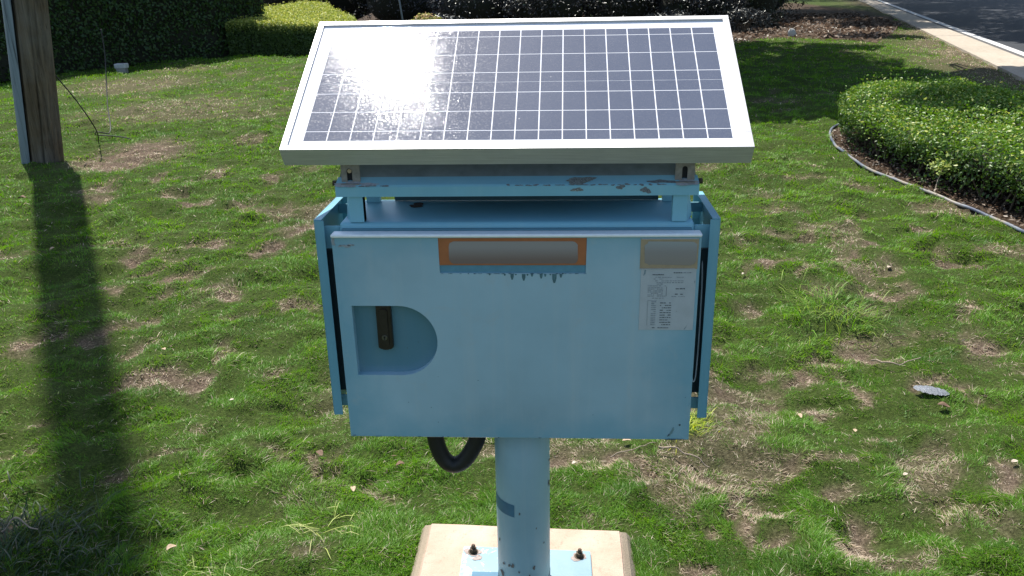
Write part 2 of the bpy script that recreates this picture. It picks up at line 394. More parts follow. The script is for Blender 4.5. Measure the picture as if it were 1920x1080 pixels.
tag(strip('far_verge', 9.5, 260, .01, plain('far_grass', (.07,.13,.03), .9, 0, .5, 3), ys, .1), kind='structure')

# ============================================================ GRASS
def cell_fields(x, y):
    lean = fbm(x*4.5, y*4.5, 61, 3)*2*math.pi*2.2
    tuft = fbm(x*7, y*7, 15, 3)
    return lean, tuft
def blades(name, x, y, mat, seed, wide=None, tall=None, coarse=0):
    q = np.random.default_rng(seed)
    k = zmask(x, y) > .5
    x, y = x[k], y[k]
    r = np.hypot(x-CAM[0], y-CAM[1])
    d = dryness(x, y)
    keep = q.random(len(x)) > d*.18+.0*(1-sst(.25,.42,fbm(x*7, y*7, 15, 3)))
    x, y, r, d = x[keep], y[keep], r[keep], d[keep]
    N = len(x)
    lean, tuft = cell_fields(x, y)
    isdry = q.random(N) < np.clip(d*1.1-.1, 0, .92)*.92 + .038
    grow = sst(.30, .66, tuft)
    L = (.010+.019*grow)*q.uniform(.6, 1.35, N)*(1-.45*d)*np.maximum(1, (r/3.5))**.42
    L = np.where(isdry, L*1.1+.010, L)
    if tall is not None: L = L*tall
    W = np.maximum(.0015, .0015*(r/2.6)**.95)*q.uniform(.7, 1.3, N)
    if wide is not None: W = W*wide
    ang = lean + q.normal(0, .85, N); tilt = np.clip(q.normal(.55, .30, N), .05, 1.35)
    tilt = np.where(isdry, np.clip(q.normal(1.05, .3, N), .3, 1.5), tilt)
    bend = q.uniform(.1, .9, N)
    dx, dy = np.cos(ang), np.sin(ang)
    wa = ang + math.pi/2 + q.normal(0, .6, N); wx, wy = np.cos(wa)*W/2, np.sin(wa)*W/2
    z0 = gheight(x, y, d) - .003
    def pt(f, w):
        t = tilt + bend*f
        h = L*f*np.cos(np.minimum(t, 1.5)); s = L*f*np.sin(t)
        px, py, pz = x+dx*s, y+dy*s, z0+h
        return np.stack([px+wx*w, py+wy*w, pz], 1), np.stack([px-wx*w, py-wy*w, pz], 1)
    a0, b0 = pt(0, 1.0); a1, b1 = pt(.55, .85); a2, _ = pt(1.0, .0)
    V = np.stack([a0, b0, b1, a1, a2], 1).reshape(-1, 3)
    base = np.arange(N)[:, None]*5
    T = np.concatenate([base+[0, 1, 2], base+[0, 2, 3], base+[3, 2, 4]], 0)
    g = fbm(x*1.7, y*1.7, 23, 3); g2 = q.random(N)
    ca = np.array([.045, .150, .006]); cb = np.array([.150, .320, .018]); cc = np.array([.27, .36, .06]); cd = np.array([.030, .095, .014])
    mixv = np.clip(.15+.75*g+.35*(tuft-.5)+.28*(g2-.5), 0, 1)[:, None]
    C = ca*(1-mixv)+cb*mixv
    yl = (q.random(N) < .04)[:, None]; C = np.where(yl, cc*(.8+.3*g2[:, None]), C)
    dkm = sst(.60, .74, fbm(x*3.1, y*3.1, 53, 3))[:, None]; C = C*(1-.5*dkm)+cd*.5*dkm
    olive = (np.clip(d*1.3, 0, 1)*.35)[:, None]; C = C*(1-olive)+np.array([.16, .19, .06])*olive
    s1 = np.array([.54, .43, .31]); s2 = np.array([.20, .14, .10]); s3 = np.array([.80, .69, .54])
    t3 = q.random(N)[:, None]; SC = np.where(t3 < .5, s1*(1-t3)+s2*t3, np.where(t3 < .85, s1, s3))
    sv = (.62+.6*fbm(x*5, y*5, 71, 2))[:, None]
    C = np.where(isdry[:, None], SC*sv, C)
    C = np.clip(C, 0, 1)
    return tag(indexed(name, V, T, mat, col={'tint': np.repeat(C, 5, 0)}), kind='stuff')
M_grass = leafmat('grass_blade', .42, .022, .5)
NB = 1150000
th = rng.uniform(R(52), R(135), NB)                 # fan over the lawn, constant density per steradian
rr = np.exp(rng.uniform(math.log(1.7), math.log(30), NB))
bx, by = CAM[0]+rr*np.cos(th), CAM[1]+rr*np.sin(th)
blades('grass', bx, by, M_grass, 3)

# coarse dark grass clump near the lower left corner and a few taller tufts
def tuft_at(cx, cy_, rx, ry, n, seed, hgt, wid, cols, name='grass_tuft', lab=None, cat='grass tuft', group=None, flat=.7):
    q = np.random.default_rng(seed)
    x = q.normal(cx, rx*.5, n); y = q.normal(cy_, ry*.5, n)
    L = hgt*q.uniform(.45, 1.1, n); W = wid*q.uniform(.6, 1.2, n)
    ang = np.arctan2(y-cy_, x-cx) + q.normal(0, .9, n); tilt = np.clip(q.normal(flat, .35, n), .05, 1.5); bend = q.uniform(.2, 1.1, n)
    dx, dy = np.cos(ang), np.sin(ang); wx, wy = -dy*W/2, dx*W/2; z0 = gheight(x, y)
    P = []
    for f, wv in ((0, .7), (.35, 1), (.7, .75), (1, 0)):
        t = tilt+bend*f; h = L*f*np.cos(np.minimum(t, 1.52)); s = L*f*np.sin(t)
        for sg in ((1, -1) if wv else (1,)):
            P.append(np.stack([x+dx*s+wx*wv*sg, y+dy*s+wy*wv*sg, z0+h+.004], 1))
    V = np.stack(P, 1).reshape(-1, 3); b = np.arange(n)[:, None]*7
    T = np.concatenate([b+[0,1,3], b+[0,3,2], b+[2,3,5], b+[2,5,4], b+[4,5,6]], 0)
    C = np.array(cols)[q.integers(0, len(cols), n)]*q.uniform(.7, 1.25, (n, 1))
    o = indexed(name, V, T, M_grass, col={'tint': np.repeat(C, 7, 0)})
    return tag(o, lab, cat, group)

# ============================================================ CONCRETE FOOTING
def footing():
    top = [(-.267,.404),(.252,.383),(.254,-.12),(-.268,-.12)]
    bm = bmesh.new()
    def ring(off, z): 
        cx, cy_ = -.006, .14
        return [bm.verts.new((x+math.copysign(off, x-cx), y+math.copysign(off, y-cy_), z)) for x, y in top]
    r = [ring(.050, -.08), ring(.042, .0), ring(.026, .028), ring(.006, .045), ring(-.004, .05)]
    for a, b in zip(r, r[1:]):
        for k in range(4): bm.faces.new((a[k], a[(k+1) % 4], b[(k+1) % 4], b[k]))
    bm.faces.new(r[-1]); bm.faces.new(r[0][::-1])
    bmesh.ops.subdivide_edges(bm, edges=bm.edges[:], cuts=5, use_grid_fill=True)
    for v in bm.verts:
        q = fbm(np.array([v.co.x*9+v.co.z*5]), np.array([v.co.y*9]), 2, 3)[0]-.5
        v.co += Vector((q*.006, q*.008, q*.002))
    m, n, l, p = newmat('footing_concrete')
    f = noise(n, l, 70, 5, .7); g = noise(n, l, 7, 4, .6); vo = noise(n, l, 240, 2)
    c = ramp(n, l, g, [(.3, (.42,.295,.215)), (.7, (.54,.41,.32))])
    c = mixc(n, l, ramp(n, l, f, [(.3, .55), (.44, 0.0)]), c, (.26,.21,.16))
    tc = n.new('ShaderNodeTexCoord'); sx = n.new('ShaderNodeSeparateXYZ'); l.new(tc.outputs['Object'], sx.inputs[0])
    rim = ramp(n, l, mth(n, l, 'ADD', sx.outputs[2], mth(n, l, 'MULTIPLY', f, .012)), [(.046, .75), (.0545, 0.0)])
    c = mixc(n, l, rim, c, (.23,.20,.14))
    l.new(c, p.inputs['Base Color']); p.inputs['Roughness'].default_value = .95; p.inputs['Specular IOR Level'].default_value = .2
    bump(n, l, mth(n, l, 'ADD', f, vo), .003, .5, p)
    o = frombm('concrete_footing', bm, m)
    tag(o, 'pale pinkish concrete footing block under the blue steel post', 'footing')
footing()

# ============================================================ SOLAR CABINET ON ITS POST
CB = empty('solar_cabinet', (0.003, .117, .05), 'light blue steel cabinet on a round post with a tilted solar panel on top', 'equipment cabinet')
PX, PY, PR = .0033, .117, .0634
# post with repainted patches
bm = bmesh.new(); tube(bm, [(PX, PY, .056), (PX, PY, .2), (PX, PY, .4), (PX, PY, .605)], PR, 64)
post = frombm('mounting_post', bm, M_post, CB)
for f in post.data.polygons: f.use_smooth = abs(f.normal.z) < .5
def cyl_patch(name, a0, a1, z0f, z1f, mat, par, n=26, off=.0007, nz=6):
    bm = bmesh.new(); rows = []
    for i in range(n+1):
        t = i/n; a = a0+(a1-a0)*t; rr_ = PR+off; lo, hi = z0f(t), z1f(t)
        rows.append([bm.verts.new((PX+rr_*math.sin(a), PY-rr_*math.cos(a), lo+(hi-lo)*k/nz)) for k in range(nz+1)])
    for a, b in zip(rows, rows[1:]):
        for k in range(nz): bm.faces.new((a[k], b[k], b[k+1], a[k+1]))
    return frombm(name, bm, mat, par, True)
cyl_patch('paint_patch', R(-78), R(-16), lambda t: .337-.004*t, lambda t: .372-.006*t, M_repaint, post)
cyl_patch('paint_patch', R(-110), R(110), lambda t: .0565, lambda t: .128+.012*abs(t-.5)*2*(1 if t > .5 else .35)+.003*math.sin(t*37), M_repaint, post, 60)
bm = bmesh.new()
for a, z, r_, s in ((-52, .158, .006, 1), (-46, .19, .0028, 2), (-30, .193, .003, 3), (-22, .195, .0038, 4), (24, .19, .0036, 5), (-8, .18, .002, 6), (74, .40, .005, 7), (76, .46, .003, 8), (-60, .25, .003, 9), (14, .17, .002, 10), (50, .25, .0018, 11), (-20, .087, .009, 12), (30, .30, .0016, 13), (-5, .345, .0022, 14)):
    a = R(a); nn = Vector((math.sin(a), -math.cos(a), 0)); tt = Vector((math.cos(a), math.sin(a), 0))
    blob(bm, Vector((PX, PY, z))+nn*(PR+.0009), tt, (0, 0, 1), r_, r_*1.4, s, nrm=nn)
frombm('rust_spot', bm, M_rust, post, split=True)
# base plate, weld collar, anchor bolts
plate_pts = [(-.168,.300),(.173,.288),(.176,-.052),(-.166,-.046)]
bm = bmesh.new()
a = [bm.verts.new((x, y, .0505)) for x, y in plate_pts]; b = [bm.verts.new((x, y, .0605)) for x, y in plate_pts]
bm.faces.new(b); bm.faces.new(a[::-1])
for k in range(4): bm.faces.new((a[k], a[(k+1) % 4], b[(k+1) % 4], b[k]))
bmesh.ops.bevel(bm, geom=[e for e in bm.edges], offset=.0018, segments=2, affect='EDGES')
M_plate, n, l, p = newmat('peeling_plate_paint')
g = noise(n, l, 26, 5, .65, dist=.6); g2 = noise(n, l, 5, 3)
c = ramp(n, l, g2, [(.35, (.17,.28,.33)), (.65, (.23,.34,.38))])
tc = n.new('ShaderNodeTexCoord'); sx = n.new('ShaderNodeSeparateXYZ'); l.new(tc.outputs['Object'], sx.inputs[0])
lm = ramp(n, l, sx.outputs[0], [(.0, 0.0), (.5, 0.0)])
lft = mth(n, l, 'MULTIPLY', mth(n, l, 'LESS_THAN', sx.outputs[0], -.03), ramp(n, l, g, [(.56, 0.0), (.60, 1.0)]))
c = mixc(n, l, lft, c, (.78,.80,.80)); l.new(c, p.inputs['Base Color']); p.inputs['Roughness'].default_value = .5
bump(n, l, g, .002, .4, p)
plate = frombm('base_plate', bm, M_plate, CB)
bm = bmesh.new(); vs = [bm.verts.new(q) for q in ((-.135,.196,.0612),(-.05,.196,.0612),(-.05,.06,.0612),(-.134,.05,.0612))]; bm.faces.new(vs)
frombm('paint_patch', bm, M_repaint, plate)
bm = bmesh.new(); tube(bm, [(PX, PY, .0607), (PX, PY, .072), (PX, PY, .082), (PX, PY, .084)], [PR+.030, PR+.024, PR+.008, PR+.0012], 40, caps=False)
frombm('weld_collar', bm, plain('rusty_weld', (.035,.06,.075), .7, 0, .5, 90, .002), CB, True)
M_bolt = plain('rusty_bolt', (.075,.055,.035), .7, .4, .5, 160, .001)
for i, (x, y) in enumerate(((-.140,.274),(.143,.264),(.145,-.025),(-.137,-.02))):
    bm = bmesh.new()
    tube(bm, [(x, y, .0607), (x, y, .0625)], .0135, 24); tube(bm, [(x, y, .0626), (x, y, .0735)], .0098, 6)
    tube(bm, [(x, y, .0736), (x+.001, y, .083), (x+.001, y, .0845)], [.0052, .0052, .0035], 12)
    frombm('anchor_bolt', bm, M_bolt, plate)
bm = bmesh.new(); blob(bm, (-.126,.250,.0609), (1,0,0), (0,1,0), .012, .009, 4); blob(bm, (-.141,.273,.0608), (1,0,0), (0,1,0), .02, .017, 8); blob(bm, (.140,.262,.0608), (1,0,0), (0,1,0), .021, .014, 9)
frombm('rust_spot', bm, plain('pale_rust_ring', (.33,.27,.24), .9, 0, .35, 200), plate, split=True)

# cabinet body
bm = bmesh.new(); abox(bm, -.352, .352, .030, .218, .600, 1.047, .009, 4)
body = frombm('cabinet_body', bm, M_blue, CB)
for f in body.data.polygons: f.use_smooth = True
body.data.set_sharp_from_angle(angle=R(35)) if hasattr(body.data, 'set_sharp_from_angle') else None
bm = bmesh.new(); abox(bm, -.345, .345, .0225, .0295, .592, 1.036)
frombm('door_gasket', bm, M_deep, CB)
bm = bmesh.new(); blob(bm, (-.215,.16,1.0475), (1,0,0), (0,1,0), .016, .018, 21); frombm('rust_spot', bm, plain('brown_stain', (.05,.035,.025), .9), body, split=True)
bm = bmesh.new()
for x, y, a_, b_, s in ((-.338,.066,.006,.004,1),(-.33,.052,.004,.003,2),(.338,.07,.009,.006,3),(-.30,.055,.0025,.002,4),(.343,.055,.003,.004,5)):
    blob(bm, (x, y, 1.0473), (1,0,0), (0,1,0), a_, b_, s)
frombm('chipped_paint', bm, M_scuff, body, split=True)

# door: front sheet with a D shaped pocket and a shallow label recess
DX, DZ0, DZ1, DT = .3614, .5762, 1.0307, .021
def poly_door():
    bm = bmesh.new(); e = .0022
    outer = [(-DX+e, DZ0+e), (DX-e, DZ0+e), (DX-e, DZ1-e), (-DX+e, DZ1-e)]
    dp = [(-.3333, .8810)] ; dp = [(-.3327, .7250), (-.2395, .7250)]
    for k in range(1, 24): 
        a = -math.pi/2 + math.pi*k/24; dp.append((-.2395+.078*math.cos(a), .803+.078*math.sin(a)))
    dp += [(-.2395, .8810), (-.3333, .8810)]
    lb = [(-.1492, .9515), (.1396, .9503), (.1412, 1.0238), (-.1500, 1.0240)]
    def loop(P, y): return [bm.verts.new((x, y, z)) for x, z in P]
    def ring(vs): return [bm.edges.new((vs[i], vs[(i+1) % len(vs)])) for i in range(len(vs))]
    o, d, lbv = loop(outer, 0), loop(dp, 0), loop(lb, 0)
    es = ring(o)+ring(d)+ring(lbv)
    bmesh.ops.triangle_fill(bm, use_beauty=True, use_dissolve=False, edges=es, normal=(0, -1, 0))
    # chamfer and sides
    o2 = loop([(-DX, DZ0), (DX, DZ0), (DX, DZ1), (-DX, DZ1)], e); o3 = loop([(-DX, DZ0), (DX, DZ0), (DX, DZ1), (-DX, DZ1)], DT)
    for A, B in ((o, o2), (o2, o3)):
        for k in range(4): bm.faces.new((A[k], A[(k+1) % 4], B[(k+1) % 4], B[k]))
    bm.faces.new(o3)
    for P, vs, dep in ((dp, d, .0185), (lb, lbv, .0035)):
        w_ = loop(P, dep)
        for k in range(len(P)): bm.faces.new((vs[k], vs[(k+1) % len(P)], w_[(k+1) % len(P)], w_[k]))
        if dep < .01: bm.faces.new(w_)
    return bm, dp
bm, DP = poly_door()
door = frombm('door', bm, M_door, CB)
# pocket pan: slightly dished floor
bm = bmesh.new()
cx, cz = -.262, .803
rings = []
for k, (s, y) in enumerate(((1.0, .0165), (.93, .0188), (.8, .0200), (.5, .0202), (.2, .0203))):
    rings.append([bm.verts.new((cx+(x-cx)*s, y, cz+(z-cz)*s)) for x, z in DP])
for A, B in zip(rings, rings[1:]):
    for k in range(len(A)): bm.faces.new((A[k], A[(k+1) % len(A)], B[(k+1) % len(B)], B[k]))
bm.faces.new(rings[-1]); frombm('handle_recess', bm, M_deep, door, True)
# lock plate
bm = bmesh.new()
LP = [(-.2560, .8795), (-.2868, .8795), (-.2868, .7850)] + [(-.2714-.0154*math.cos(a), .7850-.0062*math.sin(a)) for a in np.linspace(.25, math.pi-.25, 9)] + [(-.2560, .7850)]
fr_ = [bm.verts.new((x, .0085, z)) for x, z in LP]; bk = [bm.verts.new((x, .0195, z)) for x, z in LP]
f0 = bm.faces.new(fr_); 
for k in range(len(LP)): bm.faces.new((fr_[k], fr_[(k+1) % len(LP)], bk[(k+1) % len(LP)], bk[k]))
bmesh.ops.bevel(bm, geom=list(f0.edges), offset=.0014, segments=2, affect='EDGES')
lock = frombm('lock_plate', bm, M_lock, door)
bm = bmesh.new()
LH = [(-.2628, .7900), (-.2628, .8655)] + [(-.2715+.0087*math.cos(a), .8655+.006*math.sin(a)) for a in np.linspace(.3, math.pi-.3, 7)] + [(-.2802, .8655), (-.2802, .7900)]
fr_ = [bm.verts.new((x, .0052, z)) for x, z in LH]; bk = [bm.verts.new((x, .0085, z)) for x, z in LH]
f0 = bm.faces.new(fr_)
for k in range(len(LH)): bm.faces.new((fr_[k], fr_[(k+1) % len(LH)], bk[(k+1) % len(LH)], bk[k]))
bmesh.ops.bevel(bm, geom=list(f0.edges), offset=.001, segments=2, affect='EDGES')
frombm('handle', bm, M_lock, lock)
bm = bmesh.new(); tube(bm, [(-.2715, .0052, .8085), (-.2715, .0034, .8085)], [.0062, .0056], 28)
frombm('lock_cylinder', bm, M_lockk, lock)
bm = bmesh.new(); tube(bm, [(-.2715, .0033, .8098), (-.2715, .0028, .8098)], .0021, 16); abox(bm, -.2725, -.2705, .0028, .0033, .8035, .8098)
frombm('keyhole', bm, M_dark, lock)
# raised near-white lip, added to brighten the top edge of the door
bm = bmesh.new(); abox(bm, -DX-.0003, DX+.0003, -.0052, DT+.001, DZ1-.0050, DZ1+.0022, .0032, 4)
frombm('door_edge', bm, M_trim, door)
# labels
def card(name, x0, x1, z0, z1, y, mat, par, rad=0.0, wob=0.0, seed=0):
    bm = bmesh.new(); P = []
    if rad:
        for cx_, cz_, a0 in ((x1-rad, z1-rad, 0), (x0+rad, z1-rad, 90), (x0+rad, z0+rad, 180), (x1-rad, z0+rad, 270)):
            for k in range(7): a = R(a0+15*k); P.append((cx_+rad*math.cos(a), cz_+rad*math.sin(a)))
    else: P = [(x1, z1), (x0, z1), (x0, z0), (x1, z0)]
    q = np.random.default_rng(seed)
    if wob: P = [(x+q.uniform(-wob, wob), z+q.uniform(-wob, wob)) for x, z in P]
    a = [bm.verts.new((x, y, z)) for x, z in P]; b = [bm.verts.new((x, y+.0005, z)) for x, z in P]
    bm.faces.new(a)
    for k in range(len(P)): bm.faces.new((a[k], a[(k+1) % len(P)], b[(k+1) % len(P)], b[k]))
    return frombm(name, bm, mat, par)
M_orange = plain('orange_label', (.40, .135, .045), .55, 0, .08, 50)
m, n, l, p = newmat('blurred_label_centre'); M_blot = m  # smooth patch stands in for blurred-out print on the label
tc = n.new('ShaderNodeTexCoord'); sx = n.new('ShaderNodeSeparateXYZ'); l.new(tc.outputs['Object'], sx.inputs[0])
l.new(ramp(n, l, mth(n, l, 'ADD', sx.outputs[2], -.91), [(0.0, (.20,.135,.11)), (.02, (.21,.15,.12)), (.045, (.32,.29,.265))]), p.inputs['Base Color']); p.inputs['Roughness'].default_value = .6
M_strip = plain('label_strip', (.10,.26,.34), .5, 0, .1, 60)
lbl = card('name_label', -.1497, .1407, .9675, 1.0236, .0012, M_orange, door, wob=.0002)
card('blurred_panel', -.1292, .1238, .9705, 1.0165, .0006, M_blot, lbl, .0105, .0006, 3)
card('label_strip', -.1490, .1394, .9512, .9672, .0026, M_strip, door)
bm = bmesh.new()
q = np.random.default_rng(5)
for x, ln in ((-.050,.003),(-.020,.004),(-.0055,.0125),(.002,.003),(.0175,.0145),(.025,.004),(.034,.006),(.052,.010),(.060,.006),(.078,.0195),(.091,.008),(.070,.003)):
    w_ = .0014+ln*.16; z = .9498
    vs = [(x-w_, z), (x-w_*.9, z-ln*.55), (x-w_*.35, z-ln), (x+w_*.35, z-ln*.97), (x+w_*.9, z-ln*.5), (x+w_, z)]
    bm.faces.new([bm.verts.new((a, -.0005, b)) for a, b in vs])
for k in range(40):
    x = q.uniform(-.148, .139); blob(bm, (x, -.0001, .9503), (1,0,0), (0,0,1), q.uniform(.001, .004), q.uniform(.0004, .0009), k, 8, .0005, (0,-1,0))
frombm('dark_run_marks', bm, M_drip, door)
# tan card and notice at the right
M_tan = plain('tan_label', (.38,.29,.175), .6, 0, .12, 60)
m, n, l, p = newmat('blurred_tan_centre'); M_blot2 = m  # same blurred-out area on the tan label
tc = n.new('ShaderNodeTexCoord'); sx = n.new('ShaderNodeSeparateXYZ'); l.new(tc.outputs['Object'], sx.inputs[0])
l.new(ramp(n, l, mth(n, l, 'ADD', sx.outputs[2], -.915), [(0.0, (.28,.24,.195)), (.03, (.285,.265,.24)), (.055, (.34,.37,.365))]), p.inputs['Base Color']); p.inputs['Roughness'].default_value = .6
tan = card('tan_label', .2447, .3566, .9606, 1.0226, -.0009, M_tan, door, wob=.0006, seed=2)
card('blurred_panel', .2530, .3540, .9688, 1.0168, -.0016, M_blot2, tan, .012, .0016, 8)
bm = bmesh.new(); abox(bm, .246, .3555, -.0022, -.0012, 1.0212, 1.0226); frombm('label_crease', bm, plain('crease_light', (.5,.52,.54), .5), tan)
bm = bmesh.new(); abox(bm, .245, .352, -.0022, -.0012, .9602, .9612)
frombm('label_crease', bm, plain('crease', (.38,.40,.42), .5), tan)
M_paper = plain('weathered_paper', (.45,.485,.49), .7, 0, .06, 40)
doc = card('notice_sheet', .2470, .3545, .8306, .9603, -.0008, M_paper, door, wob=.0006, seed=4)
M_ink = plain('faded_ink', (.115,.135,.14), .8, 0, .2, 200); M_ink2 = plain('pale_ink', (.22,.255,.265), .8, 0, .2, 200)
def words(bm, x0, x1, z, h, seed, gap=.0011, dens=.9):
    q = np.random.default_rng(seed); x = x0
    while x < x1:
        w_ = min(q.uniform(.0018, .0065), x1-x)
        if q.random() < dens:
            hh = h*q.uniform(.7, 1.1)
            bm.faces.new([bm.verts.new(t) for t in ((x, -.0015, z), (x+w_, -.0015, z), (x+w_, -.0015, z+hh), (x, -.0015, z+hh))])
        x += w_+gap*q.uniform(.6, 1.6)
bm = bmesh.new()
words(bm, .2655, .2925, .9475, .0022, 1, .0004); words(bm, .311, .328, .9515, .0022, 2)
for k in range(10): words(bm, .2875, .3095-.003*(k in (7,)), .8880-.0052*k, .0019, 10+k, .0009)
words(bm, .2735, .3065, .8345, .0018, 40, .0004)
words(bm, .3165, .3345, .9180, .0024, 41); words(bm, .3155, .331, .9065, .0022, 42)
abox(bm, .2983, .2989, -.0015, -.0011, .9035, .9235)
frombm('printed_text', bm, M_ink, doc)
bm = bmesh.new()
words(bm, .330, .347, .9518, .0018, 50)
for k, (a, b, z) in enumerate(((.276,.331,.9425),(.273,.292,.9388),(.276,.331,.9350),(.273,.331,.9312),(.279,.291,.9282),(.262,.2975,.9245),(.262,.2975,.9028),(.309,.335,.9020),(.271,.294,.8985))):
    words(bm, a, b, z, .0013, 60+k, .0012)
for k in range(6): words(bm, .262, .272, .9206-.003*k, .0012, 80+k); words(bm, .2755, .292, .9206-.003*k, .0012, 90+k)
for k in range(13): words(bm, .270, .2795, .8905-.0041*k, .0016, 100+k, .0004)
abox(bm, .2628, .2632, -.0014, -.0011, .840, .894); abox(bm, .2628, .281, -.0014, -.0011, .8936, .8940)
abox(bm, .2738, .2742, -.0014, -.0011, .903, .9235)
frombm('faint_print', bm, M_ink2, doc)
bm = bmesh.new()
for P in ([(.2545,-.0014,.9585),(.2575,-.0014,.9585),(.2560,-.0014,.9500),(.2520,-.0014,.9455),(.2535,-.0014,.9510)], [(.3365,-.0014,.8312),(.3392,-.0014,.8330),(.3432,-.0014,.8420),(.3395,-.0014,.8365)], [(.3520,-.0014,.934),(.3535,-.0014,.938),(.3534,-.0014,.929)]):
    bm.faces.new([bm.verts.new(q_) for q_ in P])
frombm('paper_tear', bm, plain('tear', (.20,.27,.29), .8), doc, split=True)
# scuffs and chips on the door
bm = bmesh.new()
for x, z, a_, b_, s in ((-.3335,1.0085,.010,.0028,1),(-.3235,1.0105,.006,.0024,2),(-.3585,1.019,.0028,.008,3),(-.345,1.008,.004,.0018,4),(-.356,1.012,.002,.003,6)):
    blob(bm, (x, -.0002, z), (1,0,0), (0,0,1), a_, b_, s, nrm=(0,-1,0))
frombm('scuff_mark', bm, M_scuff, door, split=True)
bm = bmesh.new()
blob(bm, (.3405, -.0002, .6130), (1,0,0), (0,0,1), .0022, .0022, 7, nrm=(0,-1,0))
blob(bm, (.3195, -.0002, .5895), (1,.3,.9), (.9,0,-.4), .0045, .0016, 8, nrm=(0,-1,0)); blob(bm, (.330, -.0003, .5785), (1,0,0), (0,0,1), .022, .0012, 9, nrm=(0,-1,0))
for k in range(22):
    qq = np.random.default_rng(900+k); blob(bm, (qq.uniform(-.355, .355), -.0002, .5785 if k < 12 else qq.uniform(.60, .94)), (1,0,0), (0,0,1), qq.uniform(.0008, .0035 if k < 12 else .0013), qq.uniform(.0005, .001), k, 8, nrm=(0,-1,0))
frombm('paint_chip', bm, plain('dark_chip', (.07,.11,.13), .8), door, split=True)
bm = bmesh.new()
blob(bm, (.325, -.0003, .5975), (.35,0,1), (1,0,-.35), .0095, .0026, 11, nrm=(0,-1,0)); blob(bm, (-.30,-.0003,.5785), (1,0,0), (0,0,1), .006, .0012, 12, nrm=(0,-1,0)); blob(bm, (-.3533,-.0003,.5795), (1,0,0), (0,0,1), .004, .002, 13, nrm=(0,-1,0))
frombm('scuff_mark', bm, plain('greenish_scuff', (.16,.27,.28), .7), door, split=True)

# side panels standing off the body on tabs
for s in (-1, 1):
    bm = bmesh.new(); X = .3987
    abox(bm, *sorted((s*(X-.002), s*X)), .0192, .234, .6193, 1.0562)
    abox(bm, *sorted((s*(X-.0195), s*(X-.0022))), .0192, .0212, .6193, 1.0540)      # front flange
    abox(bm, *sorted((s*(X-.0150), s*(X-.0022))), .0214, .234, 1.0542, 1.0562)      # top flange
    abox(bm, *sorted((s*(X-.0195), s*(X-.0022))), .232, .234, .6193, 1.0540)
    bmesh.ops.bevel(bm, geom=[e for e in bm.edges if abs(e.verts[0].co.y-e.verts[1].co.y) < 1e-6 and e.verts[0].co.y < .0195 and abs(e.verts[0].co.x) > .398 and abs(e.verts[1].co.x) > .398], offset=.001, segments=2, affect='EDGES')
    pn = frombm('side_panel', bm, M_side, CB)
    bm = bmesh.new(); abox(bm, *sorted((s*.3565, s*.3945)), .047, .200, .665, .985); frombm('gap_filler', bm, plain('dark_teal_filler', (.012,.035,.045), .7), pn)  # dark box filling the gap between body and side panel
    bm = bmesh.new()
    bm.free()
    for (ya, yb, za, zb) in ((.040, .043, .990, 1.038), (.040, .043, .630, .657), (.205, .208, 1.018, 1.040), (.205, .208, .63, .66)):
        bm = bmesh.new(); abox(bm, *sorted((s*.3525, s*.3962)), ya, yb, za, zb, .001, 1); frombm('mounting_tab', bm, M_blue, pn)
# thin white cable in the gap on the right
bm = bmesh.new(); tube(bm, spline([(.372,.05,.985),(.3755,.047,.93),(.3765,.045,.86),(.3765,.043,.78),(.3745,.04,.71),(.370,.038,.695),(.3665,.04,.704)], 40), .0016, 8)
frombm('cable', bm, plain('pale_cable', (.60,.68,.72), .45), CB, True)

# bracket beam under the solar panel
t31 = R(31.2)
bm = bmesh.new()
prof = [(.0285, 1.1008), (.0285, 1.1195), (.0300, 1.1215), (.056, 1.1315), (.0555, 1.1337), (.029, 1.1238), (.0262, 1.1200), (.0262, 1.1008)]
A = [bm.verts.new((-.3510, y, z)) for y, z in prof]; B = [bm.verts.new((.3550, y, z)) for y, z in prof]
bm.faces.new(A); bm.faces.new(B[::-1])
for k in range(len(prof)): bm.faces.new((A[k], A[(k+1) % len(prof)], B[(k+1) % len(prof)], B[k]))
beam = frombm('support_beam', bm, M_blue, CB)
bm = bmesh.new(); prof = [(.0563, 1.1313), (.0625, 1.1345), (.300, 1.2784), (.299, 1.2802), (.0620, 1.1366), (.0558, 1.1335)]  # tray extended back out of view to keep sun off the cabinet top
A = [bm.verts.new((-.3480, y, z)) for y, z in prof]; B = [bm.verts.new((.3520, y, z)) for y, z in prof]
bm.faces.new(A); bm.faces.new(B[::-1])
for k in range(len(prof)): bm.faces.new((A[k], A[(k+1) % len(prof)], B[(k+1) % len(prof)], B[k]))
frombm('mounting_tray', bm, plain('grey_tray', (.20,.235,.24), .5, .2, .15, 40), CB)
bm = bmesh.new()
ridge = Vector((0, .0274, 1.1222)); sl = Vector((0, .030, .0115)).normalized()
blob(bm, (.128, .0395, 1.1272), (1,0,0), sl, .0285, .011, 31, 40, .0012); blob(bm, (.1215,.0262,1.113), (1,0,0), (0,0,1), .010, .004, 32, nrm=(0,-1,0))
frombm('rust_patch', bm, plain('flaky_rust', (.20,.22,.205), .95, 0, .75, 420, .002), beam)
bm = bmesh.new(); q = np.random.default_rng(8)
for x in list(np.arange(-.01, .30, .0135))+[-.285,-.272,-.258,-.247,-.30]:
    x += q.uniform(-.004, .004); blob(bm, (x, .0272, 1.1222+q.uniform(-.001,.0006)), (1,0,0), (0,.5,.8), q.uniform(.0025, .008), q.uniform(.0008, .0022), int(x*999)+500, 10, .0009)
blob(bm, (.253,.0262,1.1115), (1,0,0), (0,0,1), .009, .006, 33, nrm=(0,-1,0)); blob(bm, (.205,.0265,1.1175), (1,0,0), (0,0,1), .008, .004, 34, nrm=(0,-1,0)); blob(bm, (.285,.035,1.1252), (1,0,0), sl, .026, .006, 35, 30, .001)
